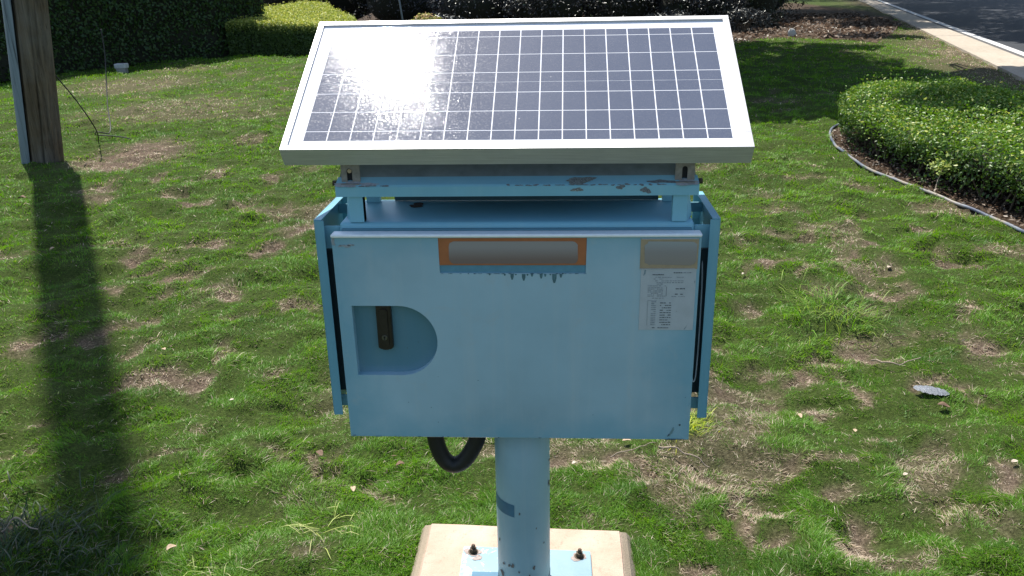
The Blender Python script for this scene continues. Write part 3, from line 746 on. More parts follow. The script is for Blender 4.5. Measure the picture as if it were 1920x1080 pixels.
frombm('chipped_paint', bm, plain('chip_grey', (.15,.165,.17), .85, 0, .4, 300), beam, split=True)
bm = bmesh.new(); blob(bm, (-.3265,.0315,1.1240), (1,0,0), sl, .026, .009, 41, 26, .001); blob(bm, (.333,.0315,1.1240), (1,0,0), sl, .026, .009, 42, 26, .001); blob(bm, (-.285,.031,1.1238), (1,0,0), sl, .022, .005, 43, 26, .001)
frombm('chipped_paint', bm, plain('primer_pink_grey', (.36,.36,.365), .8, 0, .25, 150), beam, split=True)
for (xa, xb) in ((-.3285, -.2995), (.3070, .3355)):
    bm = bmesh.new(); abox(bm, xa, xb, .031, .050, 1.0475, 1.1160, .001, 2)
    s = -1 if xa < 0 else 1; xo = xa if s < 0 else xb
    vs = [bm.verts.new(q_) for q_ in ((xo+s*.0005, .034, 1.1150), (xo+s*.0005, .034, 1.048), (xo+s*.0165, .075, 1.048), (xo+s*.0045, .075, 1.130))]
    bm.faces.new(vs); r_ = bmesh.ops.extrude_face_region(bm, geom=bm.faces[-1:]); bmesh.ops.translate(bm, vec=(0, .002, 0), verts=[v for v in r_['geom'] if isinstance(v, bmesh.types.BMVert)])
    frombm('beam_leg', bm, M_blue, CB)
    bm = bmesh.new(); abox(bm, xa, xb, .185, .20, 1.0475, 1.2075); frombm('beam_leg', bm, M_blue, CB)
# slotted angle brackets
for (xa, xb, slot, bolt) in ((-.3400, -.3028, -.3235, True), (.3098, .3470, .3282, False)):
    bm = bmesh.new(); y0, y1 = .0395, .0425; z0, z1 = 1.1262, 1.200
    sw_, s0, s1 = .0052, 1.1305, 1.1495
    P = [(slot+sw_*math.cos(a), s1+sw_*math.sin(a)) for a in np.linspace(0, math.pi, 9)] + [(slot+sw_*math.cos(a), s0+sw_*math.sin(a)) for a in np.linspace(math.pi, 2*math.pi, 9)]
    O_ = [(xa, z0), (xb, z0), (xb, z1), (xa, z1)]
    o = [bm.verts.new((x, y0, z)) for x, z in O_]; h = [bm.verts.new((x, y0, z)) for x, z in P]
    es = [bm.edges.new((o[i], o[(i+1) % 4])) for i in range(4)]+[bm.edges.new((h[i], h[(i+1) % len(h)])) for i in range(len(h))]
    bmesh.ops.triangle_fill(bm, use_beauty=True, edges=es, normal=(0, -1, 0))
    g = bmesh.ops.extrude_face_region(bm, geom=bm.faces[:]); bmesh.ops.translate(bm, vec=(0, y1-y0, 0), verts=[v for v in g['geom'] if isinstance(v, bmesh.types.BMVert)])
    abox(bm, xa, xb, .0286, y0, 1.1235, 1.1262, .0006, 1)
    br = frombm('angle_bracket', bm, M_galvd, CB)
    if bolt:
        bm = bmesh.new(); tube(bm, [(slot+.001, .0440, 1.1500), (slot+.001, .036, 1.1500)], [.0046, .0040], 12)
        frombm('bolt', bm, plain('brassy_bolt', (.42,.33,.22), .5, .5), br)
    bm = bmesh.new(); abox(bm, slot-.008, slot+.008, .0455, .0475, 1.1275, 1.157); frombm('slot_shade', bm, M_dark, br)  # added dark plate stands in for shade inside the slot
bm = bmesh.new(); abox(bm, -.27, .30, .2005, .203, 1.0475, 1.216); frombm('back_light_blocker', bm, plain('dark_blocker', (.03,.08,.10), .7), CB)  # added plate, coloured dark, keeps back light off the cabinet top
for x in (-.3535, .3575):
    bm = bmesh.new(); s = -1 if x < 0 else 1
    tube(bm, [(x-s*.0015, .045, 1.1245), (x+s*.006, .045, 1.1245)], .0058, 6)
    frombm('side_bolt', bm, M_bolt, beam)

# solar panel
SP = bpy.data.objects.new('solar_panel', None); COL.objects.link(SP); SP.parent = CB
SP.location = Vector((.0009, -.0178, 1.2028)) - CB.location
Ux = Vector((math.cos(R(-.579)), math.sin(R(-.579)), 0)); tt = R(31.2167)
Nn = Vector((0, -math.sin(tt), math.cos(tt))); Nn.rotate(Matrix.Rotation(R(-.579), 3, 'Z')); Vv = Nn.cross(Ux)
MS = Matrix((Ux, Vv, Nn)).transposed().to_4x4(); MS.translation = Vector((.0009, -.0178, 1.2028))
def sbox(bm, x0, x1, y0, y1, z0, z1, bev=0.0): abox(bm, x0, x1, y0, y1, z0, z1, bev, 2, MS)
HW, LL = .441, .4097
m, n, l, p = newmat('anodised_frame'); M_alu = m
mp = n.new('ShaderNodeMapping'); tc = n.new('ShaderNodeTexCoord'); mp.inputs['Scale'].default_value = (2, 60, 60); l.new(tc.outputs['Object'], mp.inputs[0])
gr = noise(n, l, 6, 4, .6, vec=mp.outputs[0]); g2 = noise(n, l, 14, 4, .6)
c = ramp(n, l, gr, [(.3, (.50,.495,.485)), (.7, (.64,.635,.62))]); c = mixc(n, l, ramp(n, l, g2, [(.5, 0.0), (.8, .35)]), c, (.42,.42,.41))
l.new(c, p.inputs['Base Color']); p.inputs['Metallic'].default_value = .45; l.new(ramp(n, l, g2, [(.3, .34), (.7, .5)]), p.inputs['Roughness'])
bm = bmesh.new()
lw, ft = .0125, .0022
H_ = .040
sbox(bm, -HW, HW, 0, lw, -H_, 0, .0006)
sbox(bm, -HW, HW, LL-lw, LL, -H_, 0, .0006)
sbox(bm, -HW, -HW+lw, lw+.0003, LL-lw-.0003, -H_, -.0002, .0006); sbox(bm, HW-lw, HW, lw+.0003, LL-lw-.0003, -H_, -.0002, .0006)
frombm('panel_frame', bm, M_alu, SP)
def glassy(name, c1, c2):
    m, n, l, p = newmat(name)
    tc = n.new('ShaderNodeTexCoord')
    f = noise(n, l, 9, 4, .6)
    dust = noise(n, l, 520, 2, .75); dust2 = noise(n, l, 3.2, 4, .6)
    col = ramp(n, l, f, [(.3, c1), (.7, c2)])
    dm = mth(n, l, 'MULTIPLY', ramp(n, l, dust, [(.50, 0.0), (.66, 1.0)]), ramp(n, l, dust2, [(.3, .10), (.7, .24)]))
    col = mixc(n, l, dm, col, (.34,.33,.32))
    vo = n.new('ShaderNodeTexVoronoi'); vo.inputs['Scale'].default_value = 34; l.new(tc.outputs['Object'], vo.inputs['Vector'])
    sp_ = mth(n, l, 'MULTIPLY', ramp(n, l, vo.outputs['Distance'], [(.03, 1.0), (.07, 0.0)]), ramp(n, l, noise(n, l, 9, 2), [(.60, 0.0), (.66, .6)]))
    col = mixc(n, l, sp_, col, (.6, .6, .58))
    l.new(col, p.inputs['Base Color'])
    # a pane covered with fine dried dust: glitter close to the sun's mirror direction
    gl = noise(n, l, 300, 3, .8)
    ro = ramp(n, l, gl, [(.50, .045), (.58, .095), (.65, .185)])
    l.new(ro, p.inputs['Roughness']); p.inputs['Specular IOR Level'].default_value = .28
    b = n.new('ShaderNodeBump'); b.inputs['Strength'].default_value = .15; b.inputs['Distance'].default_value = .0005
    gr_ = noise(n, l, 250, 3, .7)
    l.new(mth(n, l, 'ADD', mth(n, l, 'MULTIPLY', gr_, .15), ramp(n, l, gr_, [(.60, 0.0), (.76, .5)])), b.inputs['Height']); l.new(b.outputs[0], p.inputs['Normal'])
    return m
M_cells = glassy('silicon_cells', (.078,.094,.135), (.092,.108,.150))
M_back = glassy('white_backsheet', (.74,.75,.78), (.80,.81,.83))
bm = bmesh.new(); sbox(bm, -HW+lw-.001, HW-lw+.001, lw-.001, LL-lw+.001, -.009, -.0046)
frombm('backsheet', bm, M_back, SP)
bm = bmesh.new()
vb = [.0290, .0555, .1118, .1683, .2003, .2310, .2905, .3520, .3735]; hg = [0, .0013, .0013, .0013, .0008, .0013, .0013, .0013, 0]
us = np.linspace(-.4015, .4055, 19)
for i in range(18):
    for k in range(8):
        u0 = us[i]+(.0011 if i else 0); u1 = us[i+1]-(.0011 if i < 17 else 0); v0 = vb[k]+hg[k]*.8; v1 = vb[k+1]-hg[k+1]*.8
        bm.faces.new([bm.verts.new(MS @ Vector((a, b, -.0043))) for a, b in ((u0, v0), (u1, v0), (u1, v1), (u0, v1))])
frombm('solar_cells', bm, M_cells, SP)
bm = bmesh.new(); sbox(bm, -.06, .06, .22, .30, -.034, -.0095, .002); frombm('junction_box', bm, M_black, SP)
# conduit loop under the cabinet
bm = bmesh.new(); tube(bm, spline([(-.197,.10,.62),(-.196,.10,.54),(-.190,.10,.492),(-.176,.10,.458),(-.155,.10,.4445),(-.132,.10,.455),(-.111,.10,.486),(-.095,.10,.53),(-.088,.10,.62)], 60), .0192, 20)
m = M_black
frombm('flexible_conduit', bm, m, CB, True)

# ============================================================ HEDGES AND SHRUBS
M_leaf = leafmat('hedge_leaf', .34, .032, .42)
M_darkleaf = leafmat('dark_glossy_leaf', .12, .075, .38)
M_core = plain('dark_core', (.012, .014, .006), .95, 0, .5, 40)
M_twig = plain('twig_bark', (.11, .08, .055), .9, 0, .3, 80)
M_bark = None
def leaves(P, Nrm, size, C, q, asp=.55, spread=.8):
    """diamond leaves folded along the midrib"""
    n = len(P)
    nn = Nrm + q.normal(0, spread, (n, 3)); nn /= np.linalg.norm(nn, axis=1, keepdims=True)+1e-9
    a = q.normal(0, 1, (n, 3)); a -= nn*(a*nn).sum(1, keepdims=True); a /= np.linalg.norm(a, axis=1, keepdims=True)+1e-9
    b = np.cross(nn, a); s = (size*q.uniform(.6, 1.25, n))[:, None]
    fold = nn*s*.10
    v0 = P-a*s*.5; v2 = P+a*s*.5; v1 = P+b*s*.5*asp+fold+a*s*.04; v3 = P-b*s*.5*asp+fold+a*s*.04
    V = np.stack([v0, v1, v2, v3], 1).reshape(-1, 3)
    i = np.arange(n)[:, None]*4
    T = np.concatenate([i+[0, 1, 2], i+[0, 2, 3]], 0)
    return V, T, np.repeat(np.clip(C, 0, 1), 4, 0)
def noise3(P, sc, s=0, o=3):
    return (fbm(P[:, 0]*sc+P[:, 2]*sc*.7, P[:, 1]*sc-P[:, 2]*sc*.6+9, s, o)+fbm(P[:, 2]*sc*1.1+P[:, 0]*sc*.4, P[:, 0]*sc*.8-P[:, 1]*sc*.5, s+40, o))/2
def cmix(a, b, t): return np.array(a)*(1-t[:, None])+np.array(b)*t[:, None]
def hedge(root, poly, z0, ztop, n, size, side, top, new, amp, seed, under=0.0, rim=.12, skipback=.35, depth=.05, mat=None):
    q = np.random.default_rng(seed); P_ = np.array(poly); k = len(P_); mat = mat or M_leaf
    cen = P_.mean(0); area2 = sum(P_[i][0]*P_[(i+1) % k][1]-P_[(i+1) % k][0]*P_[i][1] for i in range(k)); sg = 1 if area2 > 0 else -1
    xa, ya = P_.min(0); xb, yb = P_.max(0)
    zt = (lambda x, y: np.full(x.shape, ztop)) if not callable(ztop) else ztop
    segs = []; tot = 0
    for i in range(k):
        a, b = P_[i], P_[(i+1) % k]; L = np.hypot(*(b-a)); nn = np.array([b[1]-a[1], -(b[0]-a[0])])/max(L, 1e-9)*sg
        mid = (a+b)/2; vis = 1 if np.dot(np.array(CAM[:2])-mid, nn) > 0 else skipback
        segs.append((a, b, nn, L*vis*(zt(np.array([mid[0]]), np.array([mid[1]]))[0]-z0)))
    sidew = np.array([s_[3] for s_ in segs]); topw = abs(area2)/2*.8
    nt_ = int(n*topw/(topw+sidew.sum())); ns = n-nt_
    x = q.uniform(xa, xb, nt_*3); y = q.uniform(ya, yb, nt_*3); ok = inpoly(x, y, poly); x, y = x[ok][:nt_], y[ok][:nt_]
    ed = segd(x, y, poly)
    rnd = rim*(1-np.sqrt(np.clip(1-(1-np.clip(ed/rim, 0, 1))**2, 0, 1)))
    dt = -np.abs(q.exponential(depth, len(x)))
    T0 = np.stack([x, y, zt(x, y)-rnd], 1)
    T0[:, 2] += (noise3(T0, 5/ (amp*12+.4), 3)-.5)*amp*2 + dt + (q.random(len(x)) < .06)*q.uniform(0, amp*1.2, len(x))
    N0 = np.tile([0, 0, 1.0], (len(x), 1))
    ch = q.choice(k, ns, p=sidew/sidew.sum()); t = q.random(ns)[:, None]
    A = np.array([s_[0] for s_ in segs])[ch]; B = np.array([s_[1] for s_ in segs])[ch]; NN = np.array([s_[2] for s_ in segs])[ch]
    xy = A*(1-t)+B*t; zz = z0+under+(zt(xy[:, 0], xy[:, 1])-z0-under-rim*.3)*q.random(ns)**.9
    S0 = np.stack([xy[:, 0], xy[:, 1], zz], 1)
    off = (noise3(S0, 5/(amp*12+.4), 13)-.5)*amp*2.6 - np.abs(q.exponential(depth, ns))
    hfrac = (zz-z0)/(zt(xy[:, 0], xy[:, 1])-z0); off -= .10*amp*10*(1-hfrac)**2*.35
    S0[:, :2] += NN*off[:, None]
    # ragged underside: thin out low leaves
    kk = q.random(ns) < np.clip(.12+1.6*(hfrac-.25+.8*(noise3(S0, 4, 70)-.5)), .1, 1) if under > 0 else np.ones(ns, bool)
    S0, NN = S0[kk], NN[kk]; off = off[kk]; hfrac = hfrac[kk]
    P = np.concatenate([T0, S0]); Nn_ = np.concatenate([N0, np.concatenate([NN, np.full((len(NN), 1), .45)], 1)])
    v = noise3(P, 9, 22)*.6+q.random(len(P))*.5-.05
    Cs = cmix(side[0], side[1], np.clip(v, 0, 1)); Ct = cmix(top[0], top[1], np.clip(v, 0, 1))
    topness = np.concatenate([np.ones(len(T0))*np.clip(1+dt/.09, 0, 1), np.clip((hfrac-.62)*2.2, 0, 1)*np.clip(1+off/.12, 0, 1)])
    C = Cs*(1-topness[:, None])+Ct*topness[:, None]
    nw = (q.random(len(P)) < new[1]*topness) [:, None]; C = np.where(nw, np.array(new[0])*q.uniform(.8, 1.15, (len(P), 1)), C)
    V, T, CC = leaves(P, Nn_, size, C, q)
    indexed('foliage', V, T, mat, root, col={'tint': CC})
    # solid dark core, added to stop light leaking through the leaves
    bm = bmesh.new(); ins = max(amp*1.2, .07); zc_ = z0+(.22 if under > 0 else .0)
    poly_i = [tuple(np.array(p_)+(cen-np.array(p_))/np.linalg.norm(cen-np.array(p_))*ins) for p_ in poly]
    a = [bm.verts.new((p_[0], p_[1], zc_)) for p_ in poly_i]
    b = [bm.verts.new((p_[0], p_[1], float(zt(np.array([p_[0]]), np.array([p_[1]]))[0])-ins*1.25)) for p_ in poly_i]
    bm.faces.new(b); bm.faces.new(a[::-1])
    for i in range(k): bm.faces.new((a[i], a[(i+1) % k], b[(i+1) % k], b[i]))
    frombm('blocking_core', bm, M_core, root)
DKS = ((.016,.032,.008), (.040,.075,.016))
r0 = empty('tall_hedge', (-9, 16, 0), 'tall dark green clipped hedge behind the wooden utility pole', 'hedge')
TALL = [(-9.25,12.2),(-8.95,13.4),(-8.2,14.9),(-7.05,16.5),(-6.6,18.2),(-8.5,21),(-15,19),(-16,13),(-12,11.2)]
hedge(r0, TALL, 0, 2.7, 90000, .075, ((.022,.055,.011), (.055,.115,.024)), ((.03,.06,.012), (.06,.11,.02)), ((.10,.16,.03), .1), .10, 5, rim=.25)
r0 = empty('low_hedge', (-5, 19, 0), 'low clipped hedge with bright yellow green top beside the tall dark hedge', 'hedge')
LOW = [(-7.0,16.6),(-6.2,16.65),(-5.3,16.75),(-4.75,17.0),(-4.5,17.6),(-4.6,18.6),(-5.1,20.2),(-6.0,22.2),(-6.9,25.0),(-7.8,25.4),(-7.9,22),(-7.3,18)]
hedge(r0, LOW, 0, lambda x, y: .74-.055*(x+7)+.012*(y-16), 105000, .048, ((.030,.062,.012), (.085,.15,.028)), ((.20,.28,.045), (.42,.47,.10)), ((.58,.58,.17), .32), .075, 6, rim=.12, depth=.04)
r0 = empty('bed_hedge', (3.6, 4.6, 0), 'rounded leafy yellow green hedge filling the edged bed at the right', 'hedge')
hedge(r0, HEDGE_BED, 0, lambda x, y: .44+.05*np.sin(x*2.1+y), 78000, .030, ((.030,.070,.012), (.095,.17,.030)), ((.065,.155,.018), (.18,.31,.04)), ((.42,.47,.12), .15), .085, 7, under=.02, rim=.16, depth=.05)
bm = bmesh.new(); q = np.random.default_rng(3)
for k in range(46):
    i = k % 12; a = Vector((*HEDGE_BED[i], 0)); b = Vector((*HEDGE_BED[(i+1) % 17], 0)); p_ = a.lerp(b, q.random())+Vector((q.uniform(.08, .25), q.uniform(-.1, .1), 0))
    tip = p_+Vector((q.uniform(-.12, .12), q.uniform(-.1, .1), q.uniform(.18, .3)))
    bm = bmesh.new(); tube(bm, [p_, (p_+tip)/2+Vector((q.uniform(-.03, .03), 0, 0)), tip], [.007, .005, .003], 5, False)
    frombm('stem', bm, M_twig, r0)

def shrub(name, c, rad, n, size, cols, seed, label, cat, group, mat, asp=.5, core=True, hi=0.0, spread=.9):
    q = np.random.default_rng(seed); root = empty(name, (c[0], c[1], 0), label, cat, group)
    lumps = [(np.array(c), np.array(rad), 1.0)]
    for k in range(9):
        d = q.normal(0, 1, 3); d /= np.linalg.norm(d); d[2] = abs(d[2])*.8
        lumps.append((np.array(c)+d*np.array(rad)*.72, np.array(rad)*q.uniform(.32, .5), .32))
    w_ = np.array([l_[2] for l_ in lumps]); ch = q.choice(len(lumps), n, p=w_/w_.sum())
    d = q.normal(0, 1, (n, 3)); d /= np.linalg.norm(d, axis=1, keepdims=True)
    r_ = np.clip(1-q.exponential(.13, n), .2, 1.15)+q.normal(0, .03, n)
    CC_ = np.array([l_[0] for l_ in lumps])[ch]; RR = np.array([l_[1] for l_ in lumps])[ch]
    P = CC_+d*RR*r_[:, None]; k_ = P[:, 2] > .03; P, d = P[k_], d[k_]
    k_ = noise3(P, 2.2/max(rad), 4+seed) > .36; P, d = P[k_], d[k_]
    v = np.clip(noise3(P, 3, seed)*.7+q.random(len(P))*.4-.1, 0, 1); C = cmix(cols[0], cols[1], v)
    if hi: C = np.where((q.random(len(P)) < hi)[:, None], np.array(cols[2]), C)
    V, T, CC = leaves(P, d+np.array([0, 0, .5]), size, C, q, asp, spread)
    indexed('foliage', V, T, mat, root, col={'tint': CC})
    bm = bmesh.new(); cc = Vector(c)
    for k in range(7):
        tip = cc+Vector((q.uniform(-.6, .6)*rad[0], q.uniform(-.6, .6)*rad[1], q.uniform(-.1, .5)*rad[2])); b_ = Vector((c[0]+q.uniform(-.1, .1), c[1]+q.uniform(-.1, .1), -.02))
        tube(bm, [b_, b_.lerp(tip, .5)+Vector((q.uniform(-.05, .05), 0, .05)), tip], [.03, .02, .008], 6, False); frombm('stem', bm, M_twig, root); bm = bmesh.new()
    bm.free()
    if core:
        bm = bmesh.new(); bmesh.ops.create_icosphere(bm, subdivisions=3, radius=1)
        for v_ in bm.verts: v_.co = Vector((c[0]+v_.co.x*rad[0]*.74, c[1]+v_.co.y*rad[1]*.74, max(.02, c[2]+v_.co.z*rad[2]*.74)))
        frombm('inner_blocker', bm, M_core, root, True)  # added dark solid inside the shrub, blocks light between the leaves
    return root
DK = ((.010,.010,.011), (.030,.030,.032), (.05,.07,.03))
SH = [(-2.2,23.6,1.5,1.4,1.25,'dark purple leaved shrub behind the left end of the low hedge'),
      (-.2,22.9,1.4,1.2,1.2,'dark purple leaved shrub next to the grey stake'),
      (1.9,23.4,1.5,1.3,1.35,'dark purple leaved shrub behind the small yellow green mound'),
      (3.9,22.6,1.35,1.2,1.2,'dark glossy shrub behind the right corner of the solar panel'),
      (5.6,24.4,1.25,1.3,1.5,'dark glossy shrub, rightmost of the row, beside the leaf strewn mulch'),
      (-4.4,25.6,2.0,1.5,1.6,'dark shrub rising behind the low yellow hedge'),
      (3.2,27.5,2.6,2.0,2.3,'large dark shrub in the back row, behind the gap on the right'),
      (-1.0,28.0,3.0,2.0,2.4,'large dark shrub in the back row, centre'),
      (-8.2,29.0,3.4,2.2,2.6,'large dark shrub in the back row behind the low hedge'),
      (6.9,29.5,2.0,1.8,2.4,'large dark shrub at the right end of the back row')]
for i, (x, y, rx, ry, rz_, lab) in enumerate(SH):
    shrub('dark_shrub', (x, y, rz_*.55), (rx, ry, rz_*.75), 9000 if i < 6 else 9000, .085 if i < 6 else .12, DK if i not in (4,) else ((.010,.020,.008),(.03,.05,.02),(.05,.07,.03)), 50+i, lab, 'shrub', 'dark shrubs behind the lawn', M_darkleaf, .42, hi=.03)
# grey green leafed low shrub fringe whose leaves catch the sky
FR = [(-3.0,21.2,'small silvery leaved plant in front of the dark shrubs, leftmost of the three'),(2.95,20.9,'small silvery leaved plant at the right edge of the solar panel top'),(4.9,21.3,'small silvery leaved plant beside the leaf strewn mulch')]
for i, (x, y, lab) in enumerate(FR):
    shrub('silvery_plant', (x, y, .30), (.75, .5, .34), 1500, .12, ((.018,.019,.02), (.05,.052,.055), (.13,.14,.14)), 80+i, lab, 'plant', 'silvery plants under the dark shrubs', M_darkleaf, .3, core=False, hi=.15, spread=1.2)
YG = [(-3.15,19.9,.50,.34,.30,'small upright yellow green plant just above the panel top near its left end'),(-1.55,20.2,.36,.3,.16,'small pinkish yellow plant above the middle left of the panel top'),(.35,20.4,.12,.12,.1,'tiny yellow green sprig above the middle of the panel top')]
for i, (x, y, rx, ry, rz_, lab) in enumerate(YG):
    shrub('yellow_plant', (x, y, rz_+.02), (rx, ry, rz_*1.25), int(2600*rx), .085, ((.25,.28,.07), (.52,.50,.20), (.60,.42,.26)), 90+i, lab, 'plant', 'small yellow plants in front of the dark shrubs', M_leaf, .45, core=False, hi=.25)
shrub('yellow_plant', (1.95, 21.0, .20), (.72, .5, .25), 3200, .06, ((.13,.22,.03), (.30,.38,.06), (.42,.44,.1)), 99, 'low rounded bright green mound above the right half of the panel top', 'plant', 'small yellow plants in front of the dark shrubs', M_leaf, .3, hi=.1)
# sprig leaning out of the bed
r0 = empty('hedge_sprig', (2.72, 4.30, 0), 'lone pale leafy sprig on a bare stem leaning out in front of the bed hedge', 'sprig')
bm = bmesh.new(); tube(bm, [(2.73,4.27,-.02),(2.76,4.32,.09),(2.80,4.36,.17)], [.005,.004,.003], 6); frombm('stem', bm, plain('pale_stem', (.32,.26,.18), .8), r0)
q = np.random.default_rng(71); P = np.array([2.81,4.35,.20])+q.normal(0, 1, (240, 3))*[.055,.045,.03]
V, T, CC = leaves(P, np.tile([0, -.2, 1.0], (240, 1)), .030, cmix((.16,.27,.05), (.45,.50,.16), q.random(240)), q); indexed('foliage', V, T, M_leaf, r0, col={'tint': CC})

# bed edging pipe
bm = bmesh.new(); pts = [(x, y) for x, y in BED[0:13]]
sp_ = spline([(x, y, 0) for x, y in pts], 130)
sp_[:, 2] = .017+.004*np.sin(np.arange(130)*.33)+np.convolve(np.pad(gheight(sp_[:, 0]-.03, sp_[:, 1]), 6, 'edge'), np.ones(13)/13, 'valid')
tube(bm, sp_, .0115, 12)
me_, n, l, p = newmat('edging_plastic')
f = noise(n, l, 3.5, 3, .5); l.new(ramp(n, l, f, [(.38, (.05,.065,.10)), (.5, (.16,.18,.21)), (.62, (.26,.225,.17))]), p.inputs['Base Color']); p.inputs['Roughness'].default_value = .45
tag(frombm('bed_edging', bm, me_, None, True), 'thin grey blue plastic edging strip curving round the hedge bed', 'garden edging')

# ============================================================ UTILITY POLE
UP = empty('utility_pole', (-4.57, 5.72, 0), 'weathered brown wooden utility pole at the left with a grey cable guard', 'utility pole')
def pole_x(z):       # leans to the right near the ground, straighter further up
    return -4.573 + (.112*z if z < 1.8 else .2016+.045*(z-1.8))
zs = list(np.linspace(-.15, 2.4, 52))+list(np.linspace(2.8, 13.2, 14))
bm = bmesh.new(); nseg = 110; rings = []
for z in zs:
    rad_ = .134-.0035*z; row = []
    for k in range(nseg):
        a = 2*math.pi*k/nseg
        g = .004*math.sin(a*9+.4*math.sin(z*1.3))+.003*math.sin(a*17+1.1*z)
        # drying cracks: grooves that run along the grain
        for a0, dp_, w_ in ((-1.25, .018, .05), (-.72, .010, .04), (-1.75, .007, .05), (-2.2, .006, .05), (-.35, .010, .05)):
            aa = a if a < math.pi else a-2*math.pi
            dd = aa-(a0+.07*math.sin(z*1.7+a0*5)); g -= dp_*1.8*math.exp(-(dd/(w_*.7))**2)*(.65+.35*math.sin(z*2.1+a0*9))
        row.append(bm.verts.new((pole_x(z)+(rad_+g)*math.cos(a), 5.72+(rad_+g)*math.sin(a), z)))
    rings.append(row)
for A, B in zip(rings, rings[1:]):
    for k in range(nseg): bm.faces.new((A[k], A[(k+1) % nseg], B[(k+1) % nseg], B[k]))
bm.faces.new(rings[-1])
m, n, l, p = newmat('weathered_wood')
tc = n.new('ShaderNodeTexCoord'); mp = n.new('ShaderNodeMapping'); mp.inputs['Scale'].default_value = (24, 24, .8); l.new(tc.outputs['Object'], mp.inputs[0])
g1 = noise(n, l, 1.4, 6, .7, vec=mp.outputs[0]); g2 = noise(n, l, 2.3, 4, .6); g3 = noise(n, l, 5, 5, .7, vec=mp.outputs[0])
c = ramp(n, l, g1, [(.28, (.034,.024,.014)), (.48, (.110,.080,.050)), (.72, (.20,.15,.098))])
c = mixc(n, l, ramp(n, l, g2, [(.42, 0.0), (.72, .6)]), c, (.17,.165,.15))
c = mixc(n, l, ramp(n, l, g3, [(.30, .9), (.40, 0.0)]), c, (.014,.010,.008))
l.new(c, p.inputs['Base Color']); p.inputs['Roughness'].default_value = .9; p.inputs['Specular IOR Level'].default_value = .15
bump(n, l, g1, .02, .7, p)
frombm('pole_shaft', bm, m, UP, True)
bm = bmesh.new(); rows = []
for z in list(np.linspace(-.05, 3.2, 34))+list(np.linspace(3.8, 12.4, 12)):
    x = pole_x(z)-.143-.0036*min(z, 3.2)+.0065*max(0, z-3.2); row = []
    for k in range(13):
        a = math.pi*.52+math.pi*1.0*k/12
        row.append(bm.verts.new((x+.052*math.cos(a)*1.15, 5.665+.055*math.sin(a)*1.2, z)))
    row = [bm.verts.new((x+.050, 5.725, z))]+row+[bm.verts.new((x+.050, 5.602, z))]
    rows.append(row)
for A, B in zip(rows, rows[1:]):
    for k in range(len(A)-1): bm.faces.new((A[k], A[k+1], B[k+1], B[k]))
m, n, l, p = newmat('cable_guard_grey')
tc = n.new('ShaderNodeTexCoord'); mp = n.new('ShaderNodeMapping'); mp.inputs['Scale'].default_value = (30, 30, 1.1); l.new(tc.outputs['Object'], mp.inputs[0])
g1 = noise(n, l, 1.5, 5, .65, vec=mp.outputs[0])
l.new(ramp(n, l, g1, [(.32, (.05,.065,.078)), (.44, (.15,.185,.21)), (.7, (.215,.26,.29))]), p.inputs['Base Color']); p.inputs['Roughness'].default_value = .55
frombm('cable_guard', bm, m, UP, True)
bm = bmesh.new()
tube(bm, [(pole_x(12.3)-.36, 5.60, 12.0), (pole_x(12.3)-.36, 5.60, 13.1)], .30, 24); tube(bm, [(pole_x(12.5), 5.72, 12.5), (pole_x(12.5)-.2, 5.66, 12.5)], .05, 8)
frombm('shadow_drum', bm, M_galv, UP, True)  # unseen drum, added to cast the wide shadow at the lower left
def wire(pts, n_, lab):
    bm = bmesh.new(); tube(bm, spline(pts, n_), .0055, 6)
    tag(frombm('loose_wire', bm, M_black, None, True), lab, 'wire', 'loose wires at the pole foot')
wire([(-4.43,5.72,.93),(-4.40,5.80,.78),(-4.32,5.95,.50),(-4.28,6.1,.22),(-4.42,6.35,.05),(-4.5,6.5,.015)], 40, 'thin black wire dropping from the right side of the pole, ending nearest to it')
wire([(-4.86,7.6,1.05),(-4.84,7.55,.80),(-4.80,7.4,.52),(-4.70,7.15,.28),(-4.60,6.95,.12),(-4.55,6.8,.06),(-4.62,6.72,.09),(-4.68,6.78,.05),(-4.60,6.84,.03),(-4.45,6.82,.02),(-4.28,6.72,.012)], 90, 'thin black wire farther from the pole, with a small loop where it meets the grass')

